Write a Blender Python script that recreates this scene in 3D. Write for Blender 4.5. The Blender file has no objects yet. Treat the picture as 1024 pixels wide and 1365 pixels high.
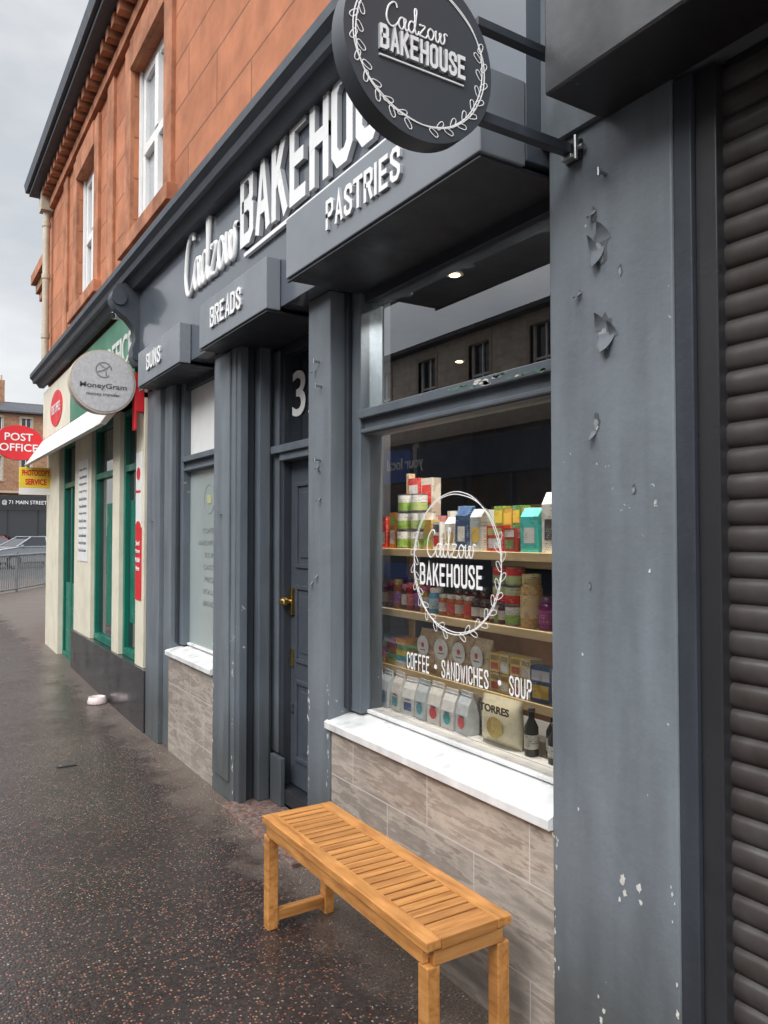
import bpy, bmesh, math, random
from mathutils import Matrix, Vector
random.seed(7)
scene = bpy.context.scene
R = math.radians

# ------------------------------------------------------------------ materials
def new_mat(name):
    m = bpy.data.materials.new(name); m.use_nodes = True
    nt = m.node_tree; b = nt.nodes['Principled BSDF']
    return m, nt, b
def c4(c): return (c[0], c[1], c[2], 1)
def coord(nt, scale=(1, 1, 1)):
    tc = nt.nodes.new('ShaderNodeTexCoord'); mp = nt.nodes.new('ShaderNodeMapping')
    mp.inputs['Scale'].default_value = scale
    nt.links.new(tc.outputs['Object'], mp.inputs['Vector'])
    return mp.outputs['Vector']
def ramp(nt, src, stops):
    r = nt.nodes.new('ShaderNodeValToRGB'); e = r.color_ramp.elements
    while len(e) < len(stops): e.new(0.5)
    for i, (p, c) in enumerate(stops):
        e[i].position = p; e[i].color = c4(c) if len(c) == 3 else c
    nt.links.new(src, r.inputs[0]); return r.outputs[0]
def mix(nt, fac, a, b, mode='MIX'):
    m = nt.nodes.new('ShaderNodeMixRGB'); m.blend_type = mode
    for s, v in ((0, fac), (1, a), (2, b)):
        if isinstance(v, (int, float)): m.inputs[s].default_value = v if s == 0 else (v, v, v, 1)
        elif isinstance(v, (tuple, list)): m.inputs[s].default_value = c4(v)
        else: nt.links.new(v, m.inputs[s])
    return m.outputs[0]
def noise(nt, vec, scale, detail=3, rough=.55):
    n = nt.nodes.new('ShaderNodeTexNoise'); n.inputs['Scale'].default_value = scale
    n.inputs['Detail'].default_value = detail; n.inputs['Roughness'].default_value = rough
    nt.links.new(vec, n.inputs['Vector']); return n.outputs[0]
def bump(nt, b, h, strength, dist=.01):
    n = nt.nodes.new('ShaderNodeBump'); n.inputs['Strength'].default_value = strength
    n.inputs['Distance'].default_value = dist
    nt.links.new(h, n.inputs['Height']); nt.links.new(n.outputs[0], b.inputs['Normal'])
def mat(name, col, rough=.6, metal=0, var=.25, vs=6, bmp=.1, bs=40, col2=None, spec=.5, coat=0, stretch=(1, 1, 1), rvar=.12):
    m, nt, b = new_mat(name)
    v = coord(nt, stretch); n1 = noise(nt, v, vs)
    dark = col2 or tuple(c * (1 - var) for c in col)
    lite = tuple(min(1, c * (1 + var * .5)) for c in col)
    nt.links.new(ramp(nt, n1, [(.3, dark), (.7, lite)]), b.inputs['Base Color'])
    nt.links.new(ramp(nt, n1, [(.3, (min(1, rough + rvar),) * 3), (.7, (max(.02, rough - rvar),) * 3)]), b.inputs['Roughness'])
    b.inputs['Metallic'].default_value = metal
    b.inputs['Specular IOR Level'].default_value = spec
    b.inputs['Coat Weight'].default_value = coat; b.inputs['Coat Roughness'].default_value = .08
    if bmp: bump(nt, b, noise(nt, v, bs, 3), bmp, .01)
    return m
def emis(name, col, s):
    m, nt, b = new_mat(name); b.inputs['Emission Color'].default_value = c4(col); b.inputs['Emission Strength'].default_value = s
    b.inputs['Base Color'].default_value = c4(col); return m
_pc = {}
def P(col, rough=.4, plain=False):
    """packaging material: flat colour broken by small printed marks"""
    k = (tuple(col), rough, plain)
    if k in _pc: return _pc[k]
    if plain or rough < .2:
        _pc[k] = mat('pack_%d' % len(_pc), col, rough, var=.15, vs=40, bmp=.0, rvar=.08); return _pc[k]
    m, nt, b = new_mat('printed_pack_%d' % len(_pc))
    tc = nt.nodes.new('ShaderNodeTexCoord'); sp = nt.nodes.new('ShaderNodeSeparateXYZ'); nt.links.new(tc.outputs['Object'], sp.inputs[0])
    cb = nt.nodes.new('ShaderNodeCombineXYZ'); nt.links.new(sp.outputs[1], cb.inputs[0]); nt.links.new(sp.outputs[2], cb.inputs[1])
    br = nt.nodes.new('ShaderNodeTexBrick'); nt.links.new(cb.outputs[0], br.inputs['Vector'])
    lum = sum(col) / 3
    inkc = tuple(c * .35 for c in col) if lum > .3 else tuple(min(.75, c * 1.5 + .3) for c in col)
    br.inputs['Color1'].default_value = c4(inkc); br.inputs['Color2'].default_value = c4(tuple(col)); br.inputs['Mortar'].default_value = c4(col)
    br.inputs['Scale'].default_value = 1; br.inputs['Mortar Size'].default_value = .0018; br.inputs['Brick Width'].default_value = .012; br.inputs['Row Height'].default_value = .0075
    br.inputs['Bias'].default_value = .1; br.squash = .6; br.squash_frequency = 3
    msk = ramp(nt, noise(nt, tc.outputs['Object'], 22, 1), [(.47, (0, 0, 0)), (.52, (1, 1, 1))])
    c = mix(nt, msk, col, br.outputs[0])
    hue = ramp(nt, noise(nt, tc.outputs['Object'], 13, 1), [(.56, (1, 1, 1)), (.6, (.62, .5, .45))])
    c = mix(nt, .6, c, hue, 'MULTIPLY')
    nt.links.new(c, b.inputs['Base Color']); b.inputs['Roughness'].default_value = rough
    _pc[k] = m; return m

def painted(name, col, thr=.915, spec=.4, rough=.5, bstr=.3):
    m, nt, b = new_mat(name); v = coord(nt)
    vs = coord(nt, (1, 1, .16))
    n1 = noise(nt, v, 2.2, 5); n2 = noise(nt, vs, 9, 4)
    c = ramp(nt, n1, [(.3, tuple(x * .8 for x in col)), (.7, tuple(x * 1.18 for x in col))])
    c = mix(nt, .45, c, ramp(nt, n2, [(.35, tuple(x * .70 for x in col)), (.7, tuple(x * 1.32 for x in col))]))
    n3 = noise(nt, v, 30, 4, .65); n4 = noise(nt, v, 3.1, 1)
    a = nt.nodes.new('ShaderNodeMath'); a.operation = 'MULTIPLY_ADD'; a.inputs[1].default_value = .38
    nt.links.new(n4, a.inputs[0]); nt.links.new(n3, a.inputs[2])
    mask = ramp(nt, a.outputs[0], [(thr, (0, 0, 0)), (thr + .012, (1, 1, 1))])
    c = mix(nt, mask, c, (.45, .45, .42))
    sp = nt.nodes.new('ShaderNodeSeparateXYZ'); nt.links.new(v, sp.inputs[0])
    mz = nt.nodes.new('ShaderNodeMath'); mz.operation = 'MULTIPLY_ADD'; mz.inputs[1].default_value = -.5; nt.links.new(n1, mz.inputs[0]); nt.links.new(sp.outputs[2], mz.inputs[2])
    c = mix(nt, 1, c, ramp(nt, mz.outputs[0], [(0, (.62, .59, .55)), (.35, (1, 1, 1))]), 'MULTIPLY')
    nt.links.new(c, b.inputs['Base Color'])
    nt.links.new(ramp(nt, n2, [(.3, (rough - .12,) * 3), (.7, (rough + .15,) * 3)]), b.inputs['Roughness'])
    b.inputs['Specular IOR Level'].default_value = spec
    h = mix(nt, .5, noise(nt, v, 14, 5, .6), n1); h = mix(nt, mask, h, (.2, .2, .2))
    bump(nt, b, h, bstr, .02)
    return m
def blocks(name, c1, c2, cm, w, h, mortar=.006, off=(0, 0), rough=.8, vein=False, bm=.4, nscale=5, spec=.3, offs=.5, ov=.55):
    m, nt, b = new_mat(name)
    tc = nt.nodes.new('ShaderNodeTexCoord'); sp = nt.nodes.new('ShaderNodeSeparateXYZ'); nt.links.new(tc.outputs['Object'], sp.inputs[0])
    ad = nt.nodes.new('ShaderNodeMath'); nt.links.new(sp.outputs[0], ad.inputs[0]); nt.links.new(sp.outputs[1], ad.inputs[1])
    cb = nt.nodes.new('ShaderNodeCombineXYZ'); nt.links.new(ad.outputs[0], cb.inputs[0]); nt.links.new(sp.outputs[2], cb.inputs[1])
    mp = nt.nodes.new('ShaderNodeMapping'); mp.inputs['Location'].default_value = (off[0], off[1], 0); nt.links.new(cb.outputs[0], mp.inputs[0])
    br = nt.nodes.new('ShaderNodeTexBrick'); nt.links.new(mp.outputs[0], br.inputs['Vector'])
    br.inputs['Color1'].default_value = c4(c1); br.inputs['Color2'].default_value = c4(c2); br.inputs['Mortar'].default_value = c4(cm)
    br.inputs['Scale'].default_value = 1; br.inputs['Mortar Size'].default_value = mortar; br.inputs['Brick Width'].default_value = w
    br.inputs['Row Height'].default_value = h; br.inputs['Bias'].default_value = 0; br.offset = offs; br.inputs['Mortar Smooth'].default_value = .3
    v = tc.outputs['Object']
    n1 = noise(nt, v, nscale, 6, .62)
    c = mix(nt, ov, br.outputs[0], ramp(nt, n1, [(.3, (.25, .25, .25)), (.72, (.78, .78, .78))]), 'OVERLAY')
    if vein:
        ro = nt.nodes.new('ShaderNodeMapping'); ro.inputs['Rotation'].default_value = (R(32), 0, 0); ro.inputs['Scale'].default_value = (1, .9, 5.5); nt.links.new(v, ro.inputs[0])
        nv = noise(nt, ro.outputs[0], 2.4, 7, .66)
        c = mix(nt, .8, c, ramp(nt, nv, [(.34, (.36, .34, .32)), (.44, (.52, .50, .48)), (.5, (.72, .69, .65)), (.54, (.38, .35, .33)), (.66, (.60, .57, .55))]), 'OVERLAY')
        c = mix(nt, br.outputs['Fac'], c, cm)
    nd = noise(nt, v, .7, 3); c = mix(nt, .5, c, ramp(nt, nd, [(.3, (.66, .64, .64)), (.65, (1, 1, 1))]), 'MULTIPLY')
    nt.links.new(c, b.inputs['Base Color'])
    b.inputs['Roughness'].default_value = rough; b.inputs['Specular IOR Level'].default_value = spec
    inv = nt.nodes.new('ShaderNodeMath'); inv.operation = 'SUBTRACT'; inv.inputs[0].default_value = 1; nt.links.new(br.outputs['Fac'], inv.inputs[1])
    bump(nt, b, mix(nt, .3, inv.outputs[0], n1), bm, .02)
    return m

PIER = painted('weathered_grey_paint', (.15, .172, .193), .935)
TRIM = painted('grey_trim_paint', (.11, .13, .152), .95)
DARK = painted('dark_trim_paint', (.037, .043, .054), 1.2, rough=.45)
DOORM = mat('door_paint', (.06, .07, .088), .4, var=.15, bmp=.05)
FASC = mat('gloss_fascia', (.085, .10, .125), .22, var=.12, vs=2, bmp=.02, bs=8, coat=.5, rvar=.05)
BOXM = mat('sign_box_grey', (.20, .22, .245), .38, var=.08, vs=3, bmp=.02)
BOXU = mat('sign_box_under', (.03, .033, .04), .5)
CORN = painted('cornice_paint', (.06, .07, .085), 1.2, rough=.55)
WHITE = mat('white_letter', (.84, .84, .84), .35, var=.05, bmp=0)
LSIDE = mat('letter_grey', (.40, .41, .43), .4, var=.05, bmp=0)
WSILL = painted('white_sill_paint', (.70, .70, .69), 1.5, rough=.35, bstr=.12)
SAND = blocks('red_sandstone', (.50, .20, .105), (.41, .155, .08), (.27, .12, .065), 1.15, .36, .009, rough=.85, nscale=3, ov=.5, bm=.6)
SANDT = mat('sandstone_trim', (.43, .175, .09), .85, var=.45, vs=4, bmp=.3, bs=30)
TILE = blocks('stone_effect_tile', (.37, .335, .30), (.33, .30, .27), (.56, .53, .50), .56, .30, .0028, off=(-.45, .10), rough=.34, vein=True, bm=.08, nscale=6, spec=.45, ov=.3)
SLATE = blocks('slate', (.075, .08, .09), (.05, .055, .065), (.02, .02, .025), .3, .2, .008, rough=.6)
WPVC = mat('white_pvc', (.78, .78, .77), .4, var=.08, bmp=.02)
BLACK = mat('black_metal', (.028, .028, .031), .35, var=.3, bmp=.06, bs=30, spec=.5)
SHUT = mat('shutter_black', (.055, .050, .049), .42, var=.5, vs=9, bmp=.14, bs=25, spec=.45, col2=(.035, .028, .025))
WOOD, nt, b = new_mat('teak')
v = coord(nt, (14, 1.6, 14)); n = noise(nt, v, 3.5, 6, .6)
v2 = coord(nt); n2 = noise(nt, v2, 9, 3)
c = ramp(nt, n, [(.3, (.38, .145, .038)), (.5, (.55, .245, .068)), (.7, (.64, .31, .10))])
c = mix(nt, .45, c, ramp(nt, n2, [(.35, (.5, .48, .45)), (.65, (1, 1, 1))]), 'MULTIPLY')
nt.links.new(c, b.inputs['Base Color']); b.inputs['Roughness'].default_value = .4; bump(nt, b, n, .12, .004)
SWOOD, nt, b = new_mat('teak_slat')
v = coord(nt, (1.6, 18, 14)); n = noise(nt, v, 3.5, 6, .6); vr = coord(nt, (.3, 22, .3)); n3 = noise(nt, vr, 1.5, 1)
c = ramp(nt, n, [(.3, (.36, .14, .04)), (.5, (.53, .235, .065)), (.7, (.63, .31, .105))])
c = mix(nt, .65, c, ramp(nt, n3, [(.35, (.55, .52, .5)), (.65, (1, 1, 1))]), 'MULTIPLY')
nt.links.new(c, b.inputs['Base Color']); b.inputs['Roughness'].default_value = .4; bump(nt, b, n, .12, .004)
SHELF = mat('pale_shelf_wood', (.70, .53, .30), .5, var=.2, vs=5, stretch=(6, .6, 6), bmp=.05)
BRASS = mat('brass', (.6, .42, .15), .3, metal=1, var=.1, bmp=0)
CHROME = mat('galvanised', (.45, .46, .47), .35, metal=1, var=.1, bmp=0)
CREAM = mat('cream_paint', (.70, .65, .52), .6, var=.15, vs=3, bmp=.08)
GREEN = mat('green_paint', (.0, .15, .10), .35, var=.2, vs=4, bmp=.05)
GREENS = mat('green_sign', (.05, .20, .12), .4, var=.15, vs=2, bmp=0)
BBASE = mat('gloss_black_base', (.03, .03, .033), .16, var=.3, vs=3, bmp=.03, bs=10)
REDM = mat('red_sign', (.68, .02, .03), .4, var=.08, bmp=0)
YEL = mat('yellow_sign', (.85, .62, .04), .5, var=.08, bmp=0)
LGREY = mat('light_grey', (.64, .64, .62), .45, var=.06, bmp=0)
DGREY = mat('dark_grey_text', (.09, .09, .1), .5, var=.05, bmp=0)
FROST = mat('frosted_vinyl', (.36, .41, .40), .15, var=.12, vs=1.2, bmp=0, coat=.6)
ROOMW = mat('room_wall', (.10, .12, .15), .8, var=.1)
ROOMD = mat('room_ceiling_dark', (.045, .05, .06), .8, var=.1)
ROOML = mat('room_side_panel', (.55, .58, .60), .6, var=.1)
PLAST = mat('drainpipe_cream', (.5, .44, .34), .5, var=.2)
HARL = blocks('grey_harl', (.60, .52, .43), (.52, .45, .38), (.33, .29, .26), .8, .3, .006, rough=.9)
BROWNST = blocks('brown_sandstone', (.36, .20, .12), (.30, .165, .10), (.2, .12, .08), .8, .3, .006, rough=.9)
SILT = mat('pale_silt', (.30, .26, .22), .8, var=.4, vs=40, bmp=0)

def glass_mat(name, tint=(.97, .985, .98), k=2.1):
    m = bpy.data.materials.new(name); m.use_nodes = True; nt = m.node_tree; nt.nodes.clear()
    o = nt.nodes.new('ShaderNodeOutputMaterial'); t = nt.nodes.new('ShaderNodeBsdfTransparent'); g = nt.nodes.new('ShaderNodeBsdfGlossy')
    t.inputs[0].default_value = c4(tint); g.inputs['Roughness'].default_value = .0; g.inputs[0].default_value = (.95, .97, 1, 1)
    f = nt.nodes.new('ShaderNodeFresnel'); f.inputs[0].default_value = 1.5
    mu = nt.nodes.new('ShaderNodeMath'); mu.operation = 'MULTIPLY'; mu.inputs[1].default_value = k; mu.use_clamp = True
    mx = nt.nodes.new('ShaderNodeMixShader')
    nt.links.new(f.outputs[0], mu.inputs[0]); nt.links.new(mu.outputs[0], mx.inputs[0]); nt.links.new(t.outputs[0], mx.inputs[1])
    nt.links.new(g.outputs[0], mx.inputs[2]); nt.links.new(mx.outputs[0], o.inputs[0]); return m
GLASS = glass_mat('window_glass', k=1.9)
GLASST = glass_mat('toplight_glass', (.8, .84, .85), 2.9)
m, nt, b = new_mat('dark_window_glass'); b.inputs['Base Color'].default_value = (.02, .024, .03, 1); b.inputs['Roughness'].default_value = .03; b.inputs['Specular IOR Level'].default_value = .8
bump(nt, b, noise(nt, coord(nt), 1.5, 2), .04, .02)
DGLASS = m

# wet asphalt with reddish chippings
ASPH, nt, b = new_mat('wet_red_asphalt')
v = coord(nt)
vo = nt.nodes.new('ShaderNodeTexVoronoi'); vo.inputs['Scale'].default_value = 92; nt.links.new(v, vo.inputs['Vector'])
sp = nt.nodes.new('ShaderNodeSeparateColor'); nt.links.new(vo.outputs['Color'], sp.inputs[0])
stone = ramp(nt, sp.outputs[1], [(0, (.30, .095, .055)), (.35, (.17, .06, .038)), (.6, (.30, .18, .12)), (.85, (.07, .06, .055)), (1, (.34, .28, .23))])
dens = noise(nt, v, 2.3, 3)
ad = nt.nodes.new('ShaderNodeMath'); ad.operation = 'MULTIPLY_ADD'; ad.inputs[1].default_value = .5; nt.links.new(dens, ad.inputs[0]); nt.links.new(sp.outputs[0], ad.inputs[2])
pick = ramp(nt, ad.outputs[0], [(.88, (0, 0, 0)), (.92, (1, 1, 1))])
near = ramp(nt, vo.outputs['Distance'], [(.32, (1, 1, 1)), (.46, (0, 0, 0))])
pm = mix(nt, 1, pick, near, 'MULTIPLY')
patch = noise(nt, v, .9, 5, .6)
base = ramp(nt, noise(nt, v, 44, 5, .7), [(.3, (.016, .0125, .012)), (.7, (.058, .045, .041))])
base = mix(nt, .8, base, ramp(nt, patch, [(.35, (.5, .48, .48)), (.65, (1.0, 1.0, 1.0))]), 'MULTIPLY')
col = mix(nt, pm, base, stone)
sx = nt.nodes.new('ShaderNodeSeparateXYZ'); nt.links.new(v, sx.inputs[0])
ma = nt.nodes.new('ShaderNodeMath'); ma.operation = 'MULTIPLY_ADD'; ma.inputs[1].default_value = .75; nt.links.new(noise(nt, v, 4, 6, .7), ma.inputs[0]); nt.links.new(sx.outputs[0], ma.inputs[2])
mr = nt.nodes.new('ShaderNodeMapRange'); mr.inputs['From Min'].default_value = 1.76; mr.inputs['From Max'].default_value = 1.98; mr.inputs['To Max'].default_value = .8; nt.links.new(ma.outputs[0], mr.inputs['Value'])
grit = ramp(nt, noise(nt, v, 120, 3), [(.35, (.055, .042, .035)), (.65, (.21, .165, .135))])
col = mix(nt, mr.outputs[0], col, grit)
nt.links.new(col, b.inputs['Base Color'])
rg_ = ramp(nt, noise(nt, v, 1.3, 4, .6), [(.40, (.07,) * 3), (.60, (.36,) * 3)])
nt.links.new(mix(nt, mr.outputs[0], rg_, (.5, .5, .5)), b.inputs['Roughness'])
b.inputs['Specular IOR Level'].default_value = .55
hh = mix(nt, .5, noise(nt, v, 100, 2), vo.outputs['Distance'])
bump(nt, b, hh, .45, .006)
ROAD = mat('road_asphalt', (.05, .05, .052), .45, var=.35, vs=3, bmp=.4, bs=120)
KERB = mat('granite_kerb', (.22, .21, .2), .6, var=.3, vs=20, bmp=.2)
PAINTL = mat('road_paint', (.6, .6, .56), .6)
STN = mat('stone_grit', (.20, .15, .12), .7, var=.6, vs=30, bmp=0)

MOS, nt, b = new_mat('mosaic_step'); v = coord(nt)
vo = nt.nodes.new('ShaderNodeTexVoronoi'); vo.inputs['Scale'].default_value = 70; nt.links.new(v, vo.inputs['Vector'])
sp = nt.nodes.new('ShaderNodeSeparateColor'); nt.links.new(vo.outputs['Color'], sp.inputs[0])
nt.links.new(ramp(nt, sp.outputs[0], [(.3, (.20, .15, .13)), (.5, (.19, .075, .05)), (.8, (.08, .07, .07)), (1, (.26, .21, .18))]), b.inputs['Base Color']); b.inputs['Roughness'].default_value = .45

# ------------------------------------------------------------------ mesh builder
def link(o, parent=None):
    scene.collection.objects.link(o)
    if parent: o.parent = parent
    return o
def empty(name):
    e = bpy.data.objects.new(name, None); e.empty_display_size = .1; return link(e)
class MB:
    def __init__(s): s.V = []; s.F = []; s.I = []; s.S = []; s.mats = []; s.M = Matrix.Identity(4)
    def mi(s, m):
        if m not in s.mats: s.mats.append(m)
        return s.mats.index(m)
    def add(s, vs, fs, m, smooth=False):
        o = len(s.V); s.V += [tuple(s.M @ Vector(v)) for v in vs]
        i = s.mi(m)
        for f in fs: s.F.append([o + k for k in f]); s.I.append(i); s.S.append(smooth)
    def box(s, x0, x1, y0, y1, z0, z1, m):
        s.add([(x0, y0, z0), (x1, y0, z0), (x1, y1, z0), (x0, y1, z0), (x0, y0, z1), (x1, y0, z1), (x1, y1, z1), (x0, y1, z1)],
              [(0, 3, 2, 1), (4, 5, 6, 7), (0, 1, 5, 4), (1, 2, 6, 5), (2, 3, 7, 6), (3, 0, 4, 7)], m)
    def prism(s, poly, axis, a0, a1, m, smooth=False):
        n = len(poly); g = {'Y': lambda p, a: (p[0], a, p[1]), 'X': lambda p, a: (a, p[0], p[1]), 'Z': lambda p, a: (p[0], p[1], a)}[axis]
        vs = [g(p, a0) for p in poly] + [g(p, a1) for p in poly]
        s.add(vs, [tuple(range(n)), tuple(range(2 * n - 1, n - 1, -1))], m)
        s.add(vs, [(i, (i + 1) % n, n + (i + 1) % n, n + i) for i in range(n)], m, smooth)
    def loft(s, rings, m, smooth=True, cap=True):
        n = len(rings[0]); vs = [p for r in rings for p in r]; fs = []
        for k in range(len(rings) - 1):
            for i in range(n): fs.append((k * n + i, k * n + (i + 1) % n, (k + 1) * n + (i + 1) % n, (k + 1) * n + i))
        s.add(vs, fs, m, smooth)
        if cap: s.add(rings[0], [tuple(range(n - 1, -1, -1))], m); s.add(rings[-1], [tuple(range(n))], m)
    def lathe(s, cx, cy, z, prof, m, seg=18):
        s.loft([[(cx + r * math.cos(2 * math.pi * i / seg), cy + r * math.sin(2 * math.pi * i / seg), z + h) for i in range(seg)] for r, h in prof], m)
    def quad(s, pts, m): s.add(pts, [tuple(range(len(pts)))], m)
    def cyl(s, p0, p1, r, m, seg=12):
        p0 = Vector(p0); p1 = Vector(p1); d = (p1 - p0).normalized(); a = d.orthogonal().normalized(); b2 = d.cross(a)
        s.loft([[tuple(p + r * (a * math.cos(2 * math.pi * i / seg) + b2 * math.sin(2 * math.pi * i / seg))) for i in range(seg)] for p in (p0, p1)], m)
    def build(s, name, parent=None, bevel=0, recalc=True):
        me = bpy.data.meshes.new(name); me.from_pydata(s.V, [], s.F)
        for m in s.mats: me.materials.append(m)
        me.polygons.foreach_set('material_index', s.I); me.polygons.foreach_set('use_smooth', s.S); me.update()
        if recalc:
            bm = bmesh.new(); bm.from_mesh(me)
            bmesh.ops.recalc_face_normals(bm, faces=bm.faces); bm.to_mesh(me); bm.free()
        o = bpy.data.objects.new(name, me); link(o, parent)
        if bevel:
            md = o.modifiers.new('bev', 'BEVEL'); md.width = bevel; md.segments = 2; md.limit_method = 'ANGLE'; md.angle_limit = R(40)
        return o
def obox(name, dims, m, parent=None, bevel=.003):
    b = MB(); b.box(*dims, m); return b.build(name, parent, bevel)

def wallM(x, y, z, roll=0):
    return Matrix(((0, 0, -1, x), (-1, 0, 0, y), (0, 1, 0, z), (0, 0, 0, 1))) @ Matrix.Rotation(roll, 4, 'Z')
def faceM(x, y, z, roll=0):
    return Matrix(((1, 0, 0, x), (0, 0, -1, y), (0, 1, 0, z), (0, 0, 0, 1))) @ Matrix.Rotation(roll, 4, 'Z')
def oppM(x, y, z):
    return Matrix(((0, 0, 1, x), (1, 0, 0, y), (0, 1, 0, z), (0, 0, 0, 1)))
def text(name, body, M4, w, h, m, ext=.002, bold=.012, parent=None, side=None, space=1.0):
    cu = bpy.data.curves.new(name, 'FONT'); cu.body = body; cu.size = 1; cu.offset = bold; cu.extrude = .5; cu.space_character = space
    cu.resolution_u = 4
    ob = bpy.data.objects.new(name, cu); scene.collection.objects.link(ob)
    dg = bpy.context.evaluated_depsgraph_get(); me = bpy.data.meshes.new_from_object(ob.evaluated_get(dg))
    bpy.data.objects.remove(ob)
    xs = [v.co.x for v in me.vertices]; ys = [v.co.y for v in me.vertices]
    sx = w / (max(xs) - min(xs)); sy = h / (max(ys) - min(ys)); cx = (max(xs) + min(xs)) / 2; cy = (max(ys) + min(ys)) / 2
    for v in me.vertices: v.co = ((v.co.x - cx) * sx, (v.co.y - cy) * sy, v.co.z * 2 * ext)
    me.materials.clear(); me.materials.append(m)
    if side:
        me.materials.append(side)
        for p in me.polygons: p.material_index = 0 if abs(p.normal.z) > .5 else 1
    else:
        for p in me.polygons: p.material_index = 0
    o = bpy.data.objects.new(name, me); link(o, parent); o.matrix_world = M4; return o
GLY = {
 'B': [[(0, 0), (0, 2), (.65, 2), (.9, 1.8), (.9, 1.25), (.65, 1.06), (0, 1.06)], [(.65, 1.06), (.95, .85), (.95, .2), (.7, 0), (0, 0)]],
 'A': [[(0, 0), (.5, 2), (1, 0)], [(.17, .55), (.83, .55)]],
 'K': [[(0, 0), (0, 2)], [(.95, 2), (.08, .8)], [(.35, 1.15), (1, 0)]],
 'E': [[(.85, 2), (0, 2), (0, 0), (.85, 0)], [(0, 1.03), (.7, 1.03)]],
 'H': [[(0, 0), (0, 2)], [(.95, 0), (.95, 2)], [(0, 1.03), (.95, 1.03)]],
 'O': [[(.25, 2), (.7, 2), (.95, 1.75), (.95, .25), (.7, 0), (.25, 0), (0, .25), (0, 1.75), (.25, 2)]],
 'U': [[(0, 2), (0, .25), (.25, 0), (.7, 0), (.95, .25), (.95, 2)]],
 'S': [[(.92, 1.5), (.92, 1.75), (.68, 2), (.25, 2), (.02, 1.75), (.02, 1.4), (.93, .65), (.93, .25), (.7, 0), (.25, 0), (0, .25), (0, .52)]],
 'P': [[(0, 0), (0, 2), (.68, 2), (.93, 1.78), (.93, 1.15), (.68, .93), (0, .93)]],
 'T': [[(-.05, 2), (1.0, 2)], [(.475, 2), (.475, 0)]],
 'R': [[(0, 0), (0, 2), (.68, 2), (.93, 1.78), (.93, 1.2), (.68, 1.0), (0, 1.0)], [(.5, 1.0), (.97, 0)]],
 'I': [[(0, 0), (0, 2)]],
 'D': [[(0, 0), (0, 2), (.62, 2), (.92, 1.72), (.92, .28), (.62, 0), (0, 0)]],
 'N': [[(0, 0), (0, 2), (.95, 0), (.95, 2)]],
 'C': [[(.92, 1.45), (.92, 1.75), (.68, 2), (.25, 2), (0, 1.75), (0, .25), (.25, 0), (.68, 0), (.92, .25), (.92, .55)]],
 'F': [[(.85, 2), (0, 2), (0, 0)], [(0, 1.03), (.7, 1.03)]],
 'W': [[(-.05, 2), (.28, 0), (.55, 1.6), (.82, 0), (1.15, 2)]],
}
def blocktext(name, body, M4, w, h, m, parent=None, ext=.004, th=.30, side=None):
    """condensed capitals, total width w, cap height h, stroke thickness th of a 2-high grid"""
    adv = {'I': .62, 'W': 1.75, ' ': .8}
    tot = sum(adv.get(c, 1.52) for c in body) - (1.52 - .95); tw = tot + th
    sx, sy = w / tw, h / (2 + th); b = MB(); cx = th / 2; k = 0
    for ch in body:
        for path in GLY.get(ch, []):
            pts = [Vector((cx + p[0], th / 2 + p[1])) for p in path]; n = len(pts); closed = (pts[0] - pts[-1]).length < 1e-6
            L, Rr = [], []
            for i in range(n):
                if closed and i in (0, n - 1): d0 = (pts[-1] - pts[-2]).normalized(); d1 = (pts[1] - pts[0]).normalized()
                else:
                    d0 = (pts[i] - pts[i - 1]).normalized() if i else (pts[1] - pts[0]).normalized()
                    d1 = (pts[i + 1] - pts[i]).normalized() if i < n - 1 else d0
                t = (d0 + d1); t = t.normalized() if t.length > 1e-4 else d0
                nn = Vector((-t.y, t.x)); cs = max(.35, nn.dot(Vector((-d0.y, d0.x)))); o = nn * (th / 2 / cs)
                e0 = Vector((0, 0))
                if not closed and i == 0: e0 = -d0 * (th / 2) * (1 if ch not in 'AWKRNB' else .0)
                if not closed and i == n - 1: e0 = d0 * (th / 2) * (1 if ch not in 'AWKRNB' else .0)
                if ch == 'A' and len(path) == 3 and i in (0, 2): e0 = Vector((0, -th / 2))
                if ch == 'B' and i == 0 and path[0] == (0, 0): e0 = Vector((0, -th / 2))
                if ch in 'KRN' and i in (0, n - 1): e0 = Vector((0, th / 2 if path[i][1] > 1.9 else (-th / 2 if path[i][1] < .1 else 0)))
                L.append(pts[i] + o + e0); Rr.append(pts[i] - o + e0)
            z = ext + (k % 3) * .0003; k += 1
            def W(p, zz): return ((p.x - tw / 2) * sx, (p.y - 1 - th / 2) * sy, zz)
            for i in range(n - 1):
                q = [L[i], Rr[i], Rr[i + 1], L[i + 1]]
                b.add([W(p, z) for p in q], [(0, 1, 2, 3)], m)
                if ext > .001:
                    sm = side or m
                    b.add([W(L[i], 0), W(L[i + 1], 0), W(L[i + 1], z), W(L[i], z)], [(0, 1, 2, 3)], sm); b.add([W(Rr[i], 0), W(Rr[i + 1], 0), W(Rr[i + 1], z), W(Rr[i], z)], [(0, 1, 2, 3)], sm)
            if ext > .001 and not closed:
                for i in (0, -1): b.add([W(L[i], 0), W(Rr[i], 0), W(Rr[i], z), W(L[i], z)], [(0, 1, 2, 3)], side or m)
        cx += adv.get(ch, 1.52)
    o = b.build(name, parent, recalc=False); o.matrix_world = M4; return o
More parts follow.
